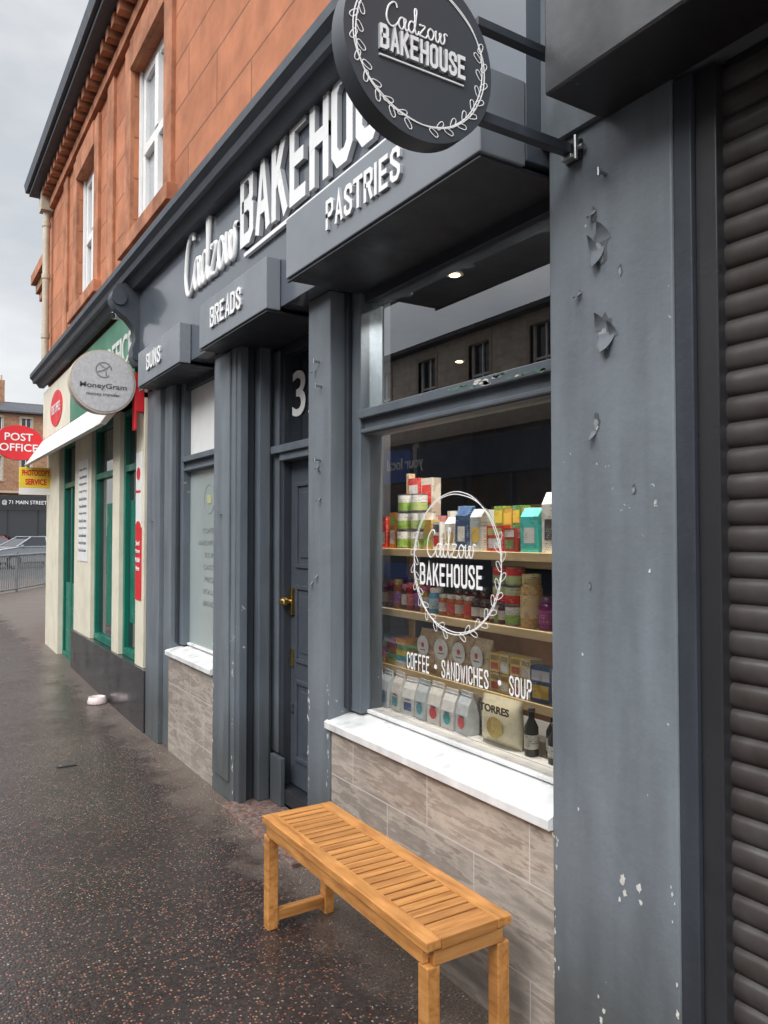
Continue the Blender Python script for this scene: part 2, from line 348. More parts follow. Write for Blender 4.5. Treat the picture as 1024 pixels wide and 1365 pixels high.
def stroke(name, paths, M4, r, m, parent=None, cyclic=False, flat=1.0):
    cu = bpy.data.curves.new(name, 'CURVE'); cu.dimensions = '3D'; cu.bevel_depth = r; cu.bevel_resolution = 2; cu.resolution_u = 6
    for pts in paths:
        s = cu.splines.new('BEZIER'); s.bezier_points.add(len(pts) - 1)
        for bp, p in zip(s.bezier_points, pts):
            bp.co = (p[0], p[1], 0); bp.handle_left_type = bp.handle_right_type = 'AUTO'
        s.use_cyclic_u = cyclic
    cu.materials.append(m)
    o = bpy.data.objects.new(name, cu); link(o, parent); o.matrix_world = M4 @ Matrix.Diagonal((1, 1, flat, 1)); return o
CADP = [[(1.25, 1.65), (1.05, 1.98), (.6, 1.85), (.12, 1.1), (.15, .3), (.55, 0), (1.05, .2), (1.4, .6)],
        [(2.05, .85), (1.75, .97), (1.42, .65), (1.42, .2), (1.65, .02), (1.95, .3), (2.08, .95), (2.06, .25), (2.25, .02), (2.5, .35)],
        [(3.15, .85), (2.85, .97), (2.52, .65), (2.52, .2), (2.75, .02), (3.05, .3), (3.3, 1.2), (3.38, 2.1), (3.27, 2.1), (3.2, 1.2), (3.2, .25), (3.4, .02), (3.62, .35)],
        [(3.72, .85), (3.76, .95), (3.9, .93), (4.2, .95), (4.32, .93), (4.28, .82), (3.95, .45), (3.72, .12), (3.74, .05), (3.86, .06), (4.15, .02), (4.4, .05), (4.6, .3)],
        [(5.0, .95), (4.75, .75), (4.7, .25), (4.95, .02), (5.25, .25), (5.3, .7), (5.0, .95)], [(5.25, .8), (5.45, .75), (5.6, .9)],
        [(5.62, .95), (5.55, .4), (5.72, .03), (6.0, .35), (6.12, .85), (6.1, .3), (6.3, .03), (6.6, .4), (6.65, .95), (6.95, .88)]]
def cadzow(name, M4, w, h, r, m, parent, flat=.4):
    stroke(name, [[((x - 3.5) / 7 * w, (y - 1) / 2 * h) for x, y in p] for p in CADP], M4, r, m, parent, flat=flat)
def wreath(name, M4, rad, r, m, parent, leaves=True, rz=1.0, LS=.15):
    ps = []
    for k in range(2):
        ph = random.random() * 6
        ps.append([((rad * (1 + .03 * math.sin(2 * t + ph) + .02 * k)) * math.cos(t), rz * (rad * (1 + .03 * math.cos(2 * t + ph) - .02 * k)) * math.sin(t)) for t in [i * 2 * math.pi / 14 for i in range(14)]])
    stroke(name, ps, M4, r, m, parent, cyclic=True, flat=.4)
    if leaves:
        ls = []
        for i in range(15):
            for a0 in (-1.45, math.pi - .45):
                t = a0 + i * .125; bx, by = rad * math.cos(t), rz * rad * math.sin(t)
                d = t + math.pi / 2 + (.65 if i % 2 else -.65); L = rad * LS; wv = L * .22
                ux, uy = math.cos(d), math.sin(d)
                ls.append([(bx, by), (bx + ux * L * .45 - uy * wv, by + uy * L * .45 + ux * wv), (bx + ux * L, by + uy * L), (bx + ux * L * .45 + uy * wv, by + uy * L * .45 - ux * wv)])
        stroke(name + '_leaves', ls, M4, r * .7, m, parent, cyclic=True, flat=.4)

# ------------------------------------------------------------------ ground
def gz(y):
    t = min(1, max(0, (y - 6) / 6)); return .12 * t * t * (3 - 2 * t)
g = MB(); ys = [-300, -60, -10] + [i * 1.0 for i in range(-5, 16)] + [30, 60, 150, 600]
xs = [-400, -40, -10, 0, 10, 40, 400]
vs = [(x, y, gz(y) - .12) for y in ys for x in xs]; n = len(xs)
g.add(vs, [(j * n + i, j * n + i + 1, (j + 1) * n + i + 1, (j + 1) * n + i) for j in range(len(ys) - 1) for i in range(n - 1)], ROAD)
g.build('ground', recalc=False)
def slab(name, x0, x1, ys, m):
    b = MB(); n = len(ys)
    t = [(x0, y, gz(y)) for y in ys] + [(x1, y, gz(y)) for y in ys] + [(x0, y, gz(y) - .2) for y in ys] + [(x1, y, gz(y) - .2) for y in ys]
    f = [(i, n + i, n + i + 1, i + 1) for i in range(n - 1)] + [(i, i + 1, 2 * n + i + 1, 2 * n + i) for i in range(n - 1)] + [(n + i, 3 * n + i, 3 * n + i + 1, n + i + 1) for i in range(n - 1)]
    f += [(n - 1, 2 * n - 1, 4 * n - 1, 3 * n - 1), (0, 2 * n, 3 * n, n)]
    b.add(t, f, m); return b.build(name)
YY = [-12] + [i * .5 for i in range(-6, 28)] + [14.5, 27.5]
slab('pavement', -2.2, 2.2, YY, ASPH)
slab('kerb', -2.35, -2.2, YY, KERB)
slab('pavement', 2.2, 16, [14.1, 20, 27.5], ASPH)
slab('pavement', -10.6, -8.0, [-12, 0, 6, 8, 10, 12, 30, 60], ASPH)
slab('pavement', -8.0, 40, [56, 63], ASPH)
b = MB()
for i in range(12): b.box(-5.2, -5.1, -10 + i * 4, -8 + i * 4, gz(-9 + i * 4) - .118, gz(-9 + i * 4) - .114, PAINTL)
b.build('road_markings')
b = MB(); rg = random.Random(3)
for i in range(1500):
    y = rg.uniform(.2, 8.0); x = 1.675 - abs(rg.gauss(0, .09)); s = rg.uniform(.0018, .0055); z = gz(y)
    if 3.39 < y < 4.37: x = 1.60 - abs(rg.gauss(0, .05))
    if i > 1300: x = rg.uniform(.2, 1.6); y = rg.uniform(1.5, 7)
    q = [(x + s * math.cos(a) * rg.uniform(.7, 1.2), y + s * math.sin(a) * rg.uniform(.7, 1.2), z + .0008) for a in (0, 1.3, 2.5, 3.8, 5)]
    b.add(q + [(x, y, z + s * .9)], [(j, (j + 1) % 5, 5) for j in range(5)], (STN, SILT)[i % 3 == 0])
b.build('gravel')

# ------------------------------------------------------------------ main building
BLD = empty('sandstone_shop_building')
b = MB()
W = [(5.75, 6.75), (8.26, 9.2)]
zb, zt = 4.15, 5.62
b.box(1.66, 2.0, -6, 11.3, 3.6, zb, SAND)
b.box(1.66, 2.0, -6, 11.3, zt, 6.15, SAND)
prev = -6
for a, c in W + [(11.3, 0)]:
    b.box(1.66, 2.0, prev, a, zb + .0005, zt - .0005, SAND); prev = c
b.box(2.001, 9, -6, 11.3, 3.2, 6.15, SAND)
b.box(5.0, 9, -6, 11.3, -.2, 3.199, SAND)
b.box(1.9, 5.0, 6.30, 6.45, 0, 3.19, SAND)
b.box(1.9, 5.0, 11.15, 11.3, 0, 3.19, SAND)
b.build('upper_walls', BLD)
b = MB()
for a, c in W:
    b.box(1.625, 1.70, a - .2, a - .001, zb - .1, zt + .25, SANDT); b.box(1.625, 1.70, c + .001, c + .2, zb - .1, zt + .25, SANDT)
    b.box(1.615, 1.72, a, c, zt + .001, zt + .26, SANDT); b.box(1.58, 1.705, a - .25, c + .25, zb - .13, zb - .001, SANDT)
for yy in (7.55, 9.95): b.box(1.63, 1.7, yy - .13, yy + .13, 3.8, 6.0, SANDT)
b.box(1.60, 1.7, -6, 11.3, 5.93, 6.04, SANDT)
b.build('stone_surrounds', BLD, .006)
b = MB()
y = -5.9
while y < 11.2: b.box(1.50, 1.66, y, y + .1, 6.06, 6.17, SANDT); y += .22
b.build('eave_dentils', BLD, .004)
b = MB()
for a, c in W:
    X = 1.73
    b.box(X, X + .06, a, a + .10, zb, zt, WPVC); b.box(X, X + .06, c - .10, c, zb, zt, WPVC)
    b.box(X, X + .06, a + .101, c - .101, zb, zb + .10, WPVC); b.box(X, X + .06, a + .101, c - .101, zt - .10, zt, WPVC); b.box(X - .012, X + .06, a + .101, c - .101, (zb + zt) / 2 - .04, (zb + zt) / 2 + .04, WPVC)
    b.box(X - .02, X + .03, (a + c) / 2 - .045, (a + c) / 2 + .045, zb + .101, (zb + zt) / 2 - .041, WPVC); b.box(X - .02, X + .03, (a + c) / 2 - .045, (a + c) / 2 + .045, (zb + zt) / 2 + .041, zt - .101, WPVC)
    b.box(1.66, X, a + .001, c - .001, zb, zb + .03, WPVC); b.box(1.70, X - .001, c - .03, c - .001, zb + .031, zt, WPVC)
b.build('upper_window_frames', BLD, .004)
b = MB()
for a, c in W: b.quad([(1.765, a, zb), (1.765, a, zt), (1.765, c, zt), (1.765, c, zb)], P((.40, .42, .43), .1))
b.build('upper_window_glass', BLD)
b = MB()
b.box(1.40, 1.66, -6, 11.35, 6.18, 6.23, CORN)
b.prism([(1.36, 6.235), (1.5, 6.235), (1.5, 6.34), (1.34, 6.34)], 'Y', -6, 11.4, CORN)
b.build('eaves_gutter', BLD)
b = MB(); b.prism([(1.45, 6.3), (5.2, 8.9), (9.1, 6.3)], 'Y', -6, 11.38, SLATE); b.build('roof', BLD)
b = MB()
b.prism([(1.47, 3.62), (1.66, 3.62), (1.66, 3.80), (1.45, 3.77), (1.43, 3.74), (1.43, 3.69), (1.46, 3.66)], 'Y', 1.45, 11.3, CORN)
b.build('shop_cornice', BLD)
b = MB(); b.prism([(1.54, 3.56), (1.599, 3.56), (1.599, 3.618), (1.5, 3.618)], 'Y', 1.5, 11.25, CORN); b.build('cornice_moulding', BLD)
b = MB()
b.cyl((1.58, 11.05, 3.8), (1.58, 11.05, 5.9), .045, PLAST); b.box(1.5, 1.65, 10.95, 11.15, 5.9, 6.15, PLAST)
for z in (4.2, 5.0, 5.7): b.cyl((1.58, 11.05, z), (1.58, 11.05, z + .06), .055, PLAST)
b.build('drainpipe', BLD)

b = MB(); b.box(1.60, 2.02, 1.74, 6.28, 2.74, 3.615, FASC); b.build('fascia', BLD, .003)
b = MB(); b.box(1.66, 2.02, -6, 1.739, 2.79, 3.62, PIER); b.build('fascia_wall', BLD)
def signbox(name, x0, y0, y1, body, ty0, ty1):
    p = empty(name)
    q = MB(); q.box(x0, 1.598, y0, y1, 2.722, 2.985, BOXM); q.build('box', p, .004)
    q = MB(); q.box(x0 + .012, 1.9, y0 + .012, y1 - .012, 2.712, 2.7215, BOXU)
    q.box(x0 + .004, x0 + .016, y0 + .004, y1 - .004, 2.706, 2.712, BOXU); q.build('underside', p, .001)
    blocktext('lettering', body, wallM(x0 - .0005, (ty0 + ty1) / 2, 2.86), ty0 - ty1, .118, WHITE, p, .012, .36, LSIDE)
signbox('pastries_sign', 1.42, 1.742, 3.09, 'PASTRIES', 2.69, 2.15)
signbox('breads_sign', 1.52, 3.54, 4.56, 'BREADS', 4.335, 3.85)
signbox('buns_sign', 1.52, 4.96, 6.0, 'BUNS', 5.72, 5.36)
FS = empty('bakery_fascia_sign')
blocktext('bakehouse_lettering', 'BAKEHOUSE', wallM(1.597, 3.075, 3.39), 1.91, .42, WHITE, FS, .024, .38, LSIDE)
obox('underline', (1.575, 1.597, 2.1, 3.98, 3.12, 3.142), WHITE, FS, .001)
cadzow('script_lettering', wallM(1.588, 4.56, 3.37), .96, .40, .017, WHITE, FS, .9)

b = MB()
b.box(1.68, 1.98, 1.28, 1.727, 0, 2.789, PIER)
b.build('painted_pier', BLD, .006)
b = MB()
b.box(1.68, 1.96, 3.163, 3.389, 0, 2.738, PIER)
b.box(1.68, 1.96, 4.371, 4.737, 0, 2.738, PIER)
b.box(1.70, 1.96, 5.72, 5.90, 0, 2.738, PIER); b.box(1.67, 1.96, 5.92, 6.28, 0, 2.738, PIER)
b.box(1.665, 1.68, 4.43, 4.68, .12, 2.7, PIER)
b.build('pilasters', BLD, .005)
b = MB()
PEELW = mat('paint_underside', (.24, .26, .27), .7, var=.35, vs=30)
PEELD = mat('old_dark_undercoat', (.075, .085, .095), .6, var=.3, vs=30)
CHIP = mat('bare_render_chip', (.62, .60, .56), .8, var=.3, vs=40)
def flake(y, z, w, h, mt=PIER, X=1.6785):
    R1 = []; nseg = 6
    for i in range(nseg + 1):
        t = i / nseg
        R1.append([(X - .022 * t * t * (1 + .3 * math.sin(5 * t)), y + w * .5 * (1 - t) ** .7 + .01 * t, z + h * (t - .5)), (X - .03 * t * t, y - w * .5 * (1 - t) ** .5, z + h * (t - .45))])
    vs = [p for r in R1 for p in r]; b.add(vs, [(2 * i, 2 * i + 1, 2 * i + 3, 2 * i + 2) for i in range(nseg)], mt, True)
rc = random.Random(5)
def chip(y, z, r, elong=1.6, X=1.6785, mt=None, lo=.45):
    n_ = 16; b.add([(X, y + r * math.cos(k * 2 * math.pi / n_) * rc.uniform(lo, 1.2), z + r * elong * math.sin(k * 2 * math.pi / n_) * rc.uniform(lo, 1.2)) for k in range(n_)], [tuple(range(n_))], mt or CHIP)
for y, z, r, e in ((1.52, 2.41, .030, 2.0), (1.505, 2.16, .034, 1.7), (1.545, 2.52, .012, 2), (1.60, 2.30, .008, 2), (1.45, 2.33, .008, 2.4), (1.54, 1.92, .013, 2.2), (1.41, 1.72, .008, 2), (1.57, 1.45, .007, 2)):
    chip(y, z, r, e, 1.6788, PEELD, .7); chip(y + r * .2, z - r * .3, r * .7, e, 1.6783, PEELW, .5)
for y, z, w, h in ((1.530, 2.39, .05, -.06), (1.510, 2.455, .055, .05), (1.545, 2.43, .03, .045), (1.50, 2.14, .065, -.06), (1.52, 2.20, .045, .045), (1.475, 2.17, .03, .04), (1.545, 2.52, .02, -.025), (1.55, 1.88, .018, -.03), (1.60, 2.30, .015, -.02)): flake(y, z, w, h)
for y, z, r in ((1.54, 1.905, .006), (1.46, .66, .012), (1.452, .625, .008), (1.405, .655, .009), (1.40, .62, .006), (1.47, .60, .005), (1.53, .27, .006), (1.54, .24, .007), (1.56, .21, .005), (1.55, .30, .004), (1.60, 1.25, .004), (1.36, 1.5, .004), (1.62, .8, .004)): chip(y, z, r)
for i in range(34): chip(rc.choice((1.715, 1.295)) + rc.uniform(-.012, .012), rc.uniform(.03, .7), rc.uniform(.002, .006), 2)
for i in range(30): chip(rc.choice((3.175, 3.375)) + rc.uniform(-.01, .01), rc.uniform(.05, .9), rc.uniform(.002, .006), 2.5)
for i in range(26): chip(rc.choice((4.385, 4.725)) + rc.uniform(-.01, .01), rc.uniform(.05, .9), rc.uniform(.003, .008), 2.5)
for k in range(6):
    flake(3.3 + random.uniform(-.05, .05), random.uniform(1.2, 2.5), .012, random.choice((-.02, .02)))
o = b.build('peeling_paint', BLD, recalc=False)
b = MB()
for y, z in ((3.26, 1.95), (4.55, 1.72), (6.1, 1.7), (1.5, 2.62), (3.25, 2.3), (3.27, 2.42)):
    b.cyl((1.69, y, z), (1.65, y, z), .006, CHROME, 8); b.cyl((1.65, y, z - .012), (1.65, y, z + .012), .005, CHROME, 8)
b.build('wall_hooks', BLD)
b = MB(); b.box(1.69, 1.9, 1.728, 3.162, -.05, .699, TILE); b.box(1.69, 1.9, 4.738, 5.719, -.05, .699, TILE); b.build('tiled_stall_riser', BLD, .002)
b = MB()
for y0, y1 in ((1.728, 3.162), (4.738, 5.719)):
    b.prism([(1.662, .704), (1.86, .700), (1.86, .780), (1.675, .742), (1.662, .736)], 'Y', y0, y1, WSILL)
b.prism([(1.662, .704), (1.679, .704), (1.679, .743), (1.675, .742), (1.662, .736)], 'Y', 3.1621, 3.18, WSILL)
b.build('window_sills', BLD, .003)
b = MB()
def winframe(y0, y1, X, fw=.11, near=.07):
    b.box(X - .07, X + .05, y1 - fw, y1 - .001, .779, 2.737, TRIM)
    b.box(X - .095, X - .072, y1 - .035, y1 - .001, .79, 2.737, DARK)
    b.box(X - .07, X + .05, y0 + .001, y0 + near, .779, 2.737, TRIM)
    a, c = y0 + near + .001, y1 - fw - .001
    b.box(X - .035, X + .05, a, c, .7805, .797, WSILL)
    b.box(X - .05, X + .05, a, c, 2.055, 2.16, TRIM); b.box(X - .085, X - .051, a, c, 2.125, 2.165, TRIM); b.box(X - .07, X - .0515, a, c, 2.06, 2.078, TRIM)
    b.box(X - .05, X + .05, a, c, 2.665, 2.737, DARK)
    return a, c
g1 = winframe(1.727, 3.163, 1.85); g2 = winframe(4.737, 5.72, 1.83, .10)
b.build('window_frames', BLD, .004)
b = MB(); OLDG = mat('old_green_paint', (.13, .22, .17), .7, var=.4, vs=40); rq = random.Random(9)
for i in range(34):
    y = 2.1 + rq.gauss(0, .18); z = 2.145 + rq.uniform(-.012, .014); r = rq.uniform(.005, .018)
    b.add([(1.7638, y + 1.9 * r * math.cos(k * .785) * rq.uniform(.5, 1.2), z + .45 * r * math.sin(k * .785) * rq.uniform(.5, 1.2)) for k in range(8)], [tuple(range(8))], (OLDG, CHIP, PEELW, OLDG)[i % 4])
b.build('transom_flaked_paint', BLD, recalc=False)
b = MB()
for z0, z1, gm in ((.797, 2.055, GLASS), (2.16, 2.665, GLASST)):
    a, c = g1; b.quad([(1.83, a, z0), (1.83, a, z1), (1.83, c, z1), (1.83, c, z0)], gm)
o = b.build('shop_window_glass', BLD, recalc=False)
if o.data.polygons[0].normal.x > 0: o.data.flip_normals()
b = MB(); a, c = g2
b.box(1.815, 1.825, a, c, .797, 2.055, FROST); b.box(1.815, 1.825, a, c, 2.16, 2.665, WPVC)
b.build('frosted_window', BLD)
FTX = mat('faded_vinyl_text', (.22, .25, .25), .4, bmp=0)
for i, t in enumerate(('COFFEE', 'SANDWICHES', 'SOUP', 'CAKES', 'PIES', 'ROLLS', 'BREAD')):
    text('vinyl_text', t, wallM(1.8135, 5.2, 1.62 - i * .085), .045 * len(t), .035, FTX, .0005, .01, BLD)
wreath('vinyl_wreath', wallM(1.8135, 5.2, 1.84), .1, .002, FTX, BLD, False)
b = MB(); b.box(1.812, 1.8145, 5.16, 5.24, 1.81, 1.87, P((.45, .46, .25), .4, True)); b.build('vinyl_badge', BLD)
# doorway
DR = empty('shop_door')
b = MB(); b.box(1.60, 1.92, 3.391, 4.369, -.02, .022, MOS); b.box(1.90, 2.0, 3.391, 4.369, .0225, .12, DARK); b.build('door_step', BLD, .004)
b = MB()
b.box(1.69, 1.74, 4.31, 4.37, .022, 2.737, TRIM)
b.box(1.80, 1.87, 4.28, 4.37, .022, 2.737, TRIM); b.box(1.75, 1.79, 4.34, 4.37, .022, 2.737, DARK)
b.box(1.92, 2.01, 4.20, 4.37, .12, 2.737, DARK); b.box(1.905, 1.919, 4.24, 4.33, .3, 2.7, TRIM)
b.box(1.92, 2.01, 3.391, 3.45, .12, 2.737, DARK)
b.box(1.89, 2.01, 3.451, 4.199, 2.03, 2.11, TRIM); b.box(1.87, 1.889, 3.451, 4.28, 2.075, 2.12, TRIM)
b.box(1.92, 2.01, 3.451, 4.199, 2.66, 2.737, DARK)
b.box(1.87, 1.899, 4.12, 4.27, .022, .3, TRIM)
b.build('door_frame', BLD, .004)
b = MB(); b.quad([(1.975, 3.45, 2.11), (1.975, 3.45, 2.66), (1.975, 4.2, 2.66), (1.975, 4.2, 2.11)], DGLASS); b.build('fanlight', BLD)
text('door_number', '32', wallM(1.965, 3.965, 2.425), .42, .27, WHITE, .002, .01, BLD)
b = MB()
b.box(1.97, 2.01, 3.452, 4.198, .13, 2.028, DOORM)
for z0, z1 in ((.28, .75), (.85, 1.3), (1.4, 1.9)):
    for y0, y1 in ((3.52, 3.78), (3.86, 4.12)):
        b.box(1.958, 1.972, y0, y1, z0, z0 + .025, DOORM); b.box(1.958, 1.972, y0, y1, z1 - .025, z1, DOORM)
        b.box(1.958, 1.972, y0, y0 + .025, z0 + .026, z1 - .026, DOORM); b.box(1.958, 1.972, y1 - .025, y1, z0 + .026, z1 - .026, DOORM)
        b.box(1.963, 1.972, y0 + .06, y1 - .06, z0 + .06, z1 - .06, DOORM)
b.build('door_leaf', DR, .003)
b = MB()
b.box(1.95, 1.97, 4.145, 4.185, 1.12, 1.28, BRASS); b.cyl((1.97, 4.165, 1.2), (1.92, 4.165, 1.2), .012, BRASS); b.lathe(1.91, 4.165, 1.175, [(.01, 0), (.028, .012), (.028, .038), (.01, .05)], BRASS)
b.box(1.955, 1.97, 4.15, 4.18, .82, .92, BRASS); b.box(1.955, 1.97, 4.15, 4.18, .55, .60, CHROME)
b.build('door_lock', DR, .002)

# shop interior
b = MB()
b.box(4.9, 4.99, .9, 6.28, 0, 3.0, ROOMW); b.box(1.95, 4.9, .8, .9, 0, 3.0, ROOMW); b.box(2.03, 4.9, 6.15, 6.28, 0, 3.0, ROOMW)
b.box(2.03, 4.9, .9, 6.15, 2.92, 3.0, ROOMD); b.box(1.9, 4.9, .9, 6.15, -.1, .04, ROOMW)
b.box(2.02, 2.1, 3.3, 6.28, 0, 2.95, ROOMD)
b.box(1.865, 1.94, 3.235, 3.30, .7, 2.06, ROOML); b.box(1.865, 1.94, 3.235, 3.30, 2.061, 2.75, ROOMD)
b.box(1.98, 2.1, .9, 1.727, 0, 2.9, ROOMW)
b.box(3.6, 4.2, 1.6, 5.0, .04, 1.05, mat('counter_wood', (.25, .13, .06), .5))
b.box(4.6, 4.9, 1.5, 5.5, 1.3, 1.35, SHELF); b.box(4.6, 4.9, 1.5, 5.5, 1.8, 1.85, SHELF)
b.box(1.905, 2.35, 1.73, 3.28, .04, .70, ROOML)
b.build('shop_interior', BLD)
b = MB()
LAMP = emis('downlight_glow', (1, .70, .32), 12)
for x, y in ((2.36, 3.1), (3.59, 4.66), (2.9, 2.0)):
    b.lathe(x, y, 2.908, [(.026, 0), (.026, .01)], LAMP); b.lathe(x, y, 2.912, [(.045, 0), (.045, .008)], WPVC)
for y in (2.0, 2.45, 2.9): b.cyl((1.93, y, 2.735), (1.93, y, 2.685), .03, ROOMD, 16)  # housings for the added display spots, out of sight behind the window head
b.build('downlights_and_added_spots', BLD)
for x, y, z, e in ((2.36, 2.9, 2.89, 12), (3.2, 3.2, 2.89, 12), (1.93, 2.0, 2.68, 8), (1.93, 2.45, 2.68, 8), (1.93, 2.9, 2.68, 7)):  # last three are added hidden spots that brighten the window goods
    L = bpy.data.lights.new('downlight_and_added_fill', 'AREA'); L.energy = e; L.size = .15 if z > 2.8 else .05; L.shape = 'DISK'; L.color = (1, .92, .82)
    if z < 2.8: L.spread = R(120)
    o = bpy.data.objects.new('downlight_and_added_fill', L); link(o, BLD); o.location = (x, y, z)

# ------------------------------------------------------------------ shelves and goods
SH = empty('display_shelving'); b = MB()
for z in (1.53, 1.247, .983): b.box(1.96, 2.19, 1.735, 3.232, z - .034, z, SHELF)
for y in (1.74, 3.21): b.box(2.15, 2.189, y - .004, y + .02, .78, 1.9, SHELF)
b.build('shelves', SH, .002)
def tr(b, x, y, z, rot=0): b.M = Matrix.Translation((x, y, z)) @ Matrix.Rotation(rot, 4, 'Z')
def carton(b, x, y, z, w, d, h, m, lab=None, rot=0, lab2=None):
    tr(b, x + .03, y, z, rot); b.box(-d / 2, d / 2, -w / 2, w / 2, 0, h, m)
    if lab: e = -d / 2 - .0012; b.quad([(e, -w * .38, h * .12), (e, w * .38, h * .12), (e, w * .38, h * .5), (e, -w * .38, h * .5)], lab)
    if lab2: e = -d / 2 - .0012; b.quad([(e, -w * .42, h * .62), (e, w * .42, h * .62), (e, w * .42, h * .9), (e, -w * .42, h * .9)], lab2)
def pouch(b, x, y, z, w, d, h, m, lab, rot=0, circ=False):
    tr(b, x, y, z, rot)
    R_ = []
    for t, dd, ww in ((0, .95, .96), (.04, 1, 1), (.45, .98, 1), (.7, .62, .99), (.86, .18, .98), (.9, .10, .97), (1, .06, .96)):
        R_.append([(-d / 2 * dd, -w / 2 * ww, h * t), (d / 2 * dd, -w / 2 * ww, h * t), (d / 2 * dd, w / 2 * ww, h * t), (-d / 2 * dd, w / 2 * ww, h * t)])
    b.loft(R_, m, False)
    e = -d / 2 - .0015
    if circ: b.quad([(e, w * .3 * math.cos(a), h * .27 + w * .3 * math.sin(a)) for a in [i * math.pi / 8 for i in range(16)]], lab)
    else: b.quad([(e, -w * .30, h * .12), (e, w * .30, h * .12), (e, w * .30, h * .34), (e, -w * .30, h * .34)], lab)
    b.box(e, e + .002, -w * .25, w * .25, h * .40, h * .412, DGREY); b.box(e, e + .002, -w * .16, w * .16, h * .425, h * .434, DGREY)
    b.box(-d * .09, d * .09, -w * .49, w * .49, h * .88, h * .91, m)
def gable(b, x, y, z, w, d, h, m, lab, rot=0):
    tr(b, x + .03, y, z, rot)
    b.prism([(-d / 2, 0), (d / 2, 0), (d / 2, h * .8), (0.005, h), (-.005, h), (-d / 2, h * .8)], 'Y', -w / 2, w / 2, m)
    e = -d / 2 - .001; b.quad([(e, -w * .3, h * .2), (e, w * .3, h * .2), (e, w * .3, h * .55), (e, -w * .3, h * .55)], lab)
def jar(b, x, y, z, r, h, body, lid, lab):
    tr(b, x + .03, y, z); b.lathe(0, 0, 0, [(r * .9, 0), (r, .006), (r, h * .72), (r * .8, h * .82)], body, 16)
    b.lathe(0, 0, h * .82, [(r * .86, 0), (r * .86, h * .17), (r * .8, h * .18)], lid, 16)
    b.lathe(0, 0, h * .18, [(r * 1.012, 0), (r * 1.012, h * .42)], lab, 16)
def tin(b, x, y, z, r, h, m, lab):
    tr(b, x + .03, y, z); b.lathe(0, 0, 0, [(r, 0), (r * 1.02, .003), (r, .006), (r, h * .95), (r * 1.02, h)], CHROME, 16); b.lathe(0, 0, .007, [(r * 1.01, 0), (r * 1.01, h * .45)], m, 16); b.lathe(0, 0, .007 + h * .45, [(r * 1.012, 0), (r * 1.012, h * .4)], lab, 16)
def pillow(b, x, y, z, w, d, h, m, rot=0):
    tr(b, x, y, z, rot); R_ = []
    for t, k, kw in ((0, .12, 1), (.04, .2, 1), (.12, .75, .97), (.3, 1, .95), (.55, .95, .95), (.8, .7, .97), (.93, .2, 1), (1, .05, 1.0)):
        R_.append([(d / 2 * k * math.copysign(abs(math.cos(a)) ** .8, math.cos(a)), w / 2 * kw * math.copysign(abs(math.sin(a)) ** .6, math.sin(a)) * (1 + .02 * math.sin(9 * t + a)), h * t) for a in [i * math.pi / 8 for i in range(16)]])
    b.loft(R_, m)
wh = (.80, .80, .78); red = (.70, .06, .05); grn = (.33, .54, .11); tl = (.1, .62, .58); nav = (.04, .09, .2); gold = (.66, .46, .11); orr = (.8, .3, .06); pk = (.75, .3, .35)
X = 1.99; rr = random.Random(11)
Z = 1.531; b = MB()
carton(b, 1.985, 3.19, Z, .06, .06, .15, P(red), P(wh)); carton(b, X, 3.115, Z, .055, .05, .17, P(orr), P(wh), 0, P(grn))
for k, yy in enumerate((3.04, 2.955, 2.865)):
    for j in range(3 - (k == 2)): tin(b, X + .02 * (k % 2) + rr.uniform(-.005, .005), yy, Z + j * .085, .04, .083, P((grn, (.45, .55, .2), grn)[k]), P(wh))
carton(b, X + .09, 3.07, Z + .005, .09, .05, .33, P(red), P(wh), 0, P(wh)); carton(b, X + .09, 2.96, Z, .09, .05, .33, P((.75, .7, .6)), P(red), 0, P(red))
carton(b, 1.97, 2.80, Z, .05, .05, .13, P((.65, .45, .12)), P(grn), .1); carton(b, 1.97, 2.73, Z, .055, .05, .12, P(wh), P(red), -.06, P((.1, .1, .1)))
for j in range(5): carton(b, 2.08, 2.84 - j * .075, Z, .06, .05, .15 + .02 * (j % 3), P((pk, wh, (.2, .3, .5), gold, wh)[j]), P((wh, grn, wh, red, nav)[j]), rr.uniform(-.1, .1))
gable(b, X, 2.655, Z, .07, .06, .14, P(wh), P(gold), .05); gable(b, X, 2.565, Z, .085, .07, .18, P(nav), P(wh), -.04); gable(b, X, 2.48, Z, .07, .06, .17, P((.45, .5, .52)), P(gold), .06)
for j, cc in enumerate((grn, gold, (.12, .35, .12), gold)): carton(b, X + .05, 2.40 - j * .055, Z, .05, .05, .18 - .01 * (j % 2), P(cc), P(wh), rr.uniform(-.1, .1), P((.8, .65, .1)))
carton(b, 1.96, 2.335, Z, .09, .04, .10, P(red), P(wh), .1, P((.6, .5, .2))); carton(b, 1.96, 2.24, Z, .07, .05, .09, P((.5, .06, .05)), P((.2, .3, .1)), -.08, P(wh))
gable(b, 1.975, 2.145, Z, .09, .06, .165, P(tl), P(wh), .05); gable(b, 1.985, 2.05, Z, .075, .06, .22, P(wh), P((.08, .08, .09)))
for j in range(4): gable(b, 1.985, 1.96 - j * .06, Z, .05, .05, .2, P((wh, tl, orr, wh)[j]), P(nav))
b.build('grocery_packets', SH)
Z = 1.248; b = MB()
dk = ((.18, .02, .04), (.12, .03, .09), (.38, .13, .03), (.10, .05, .02), (.26, .02, .02), (.14, .04, .13), (.46, .24, .04))
for j in range(7): jar(b, 1.975 + .008 * (j % 2), 3.19 - j * .056, Z, .025, .115 + .01 * (j % 3), P(dk[j], .15), P(((.5, .12, .25), (.68, .05, .04), (.6, .45, .1))[j % 3], .3), P(((.7, .65, .6), (.55, .12, .12), (.3, .12, .4))[j % 3]))
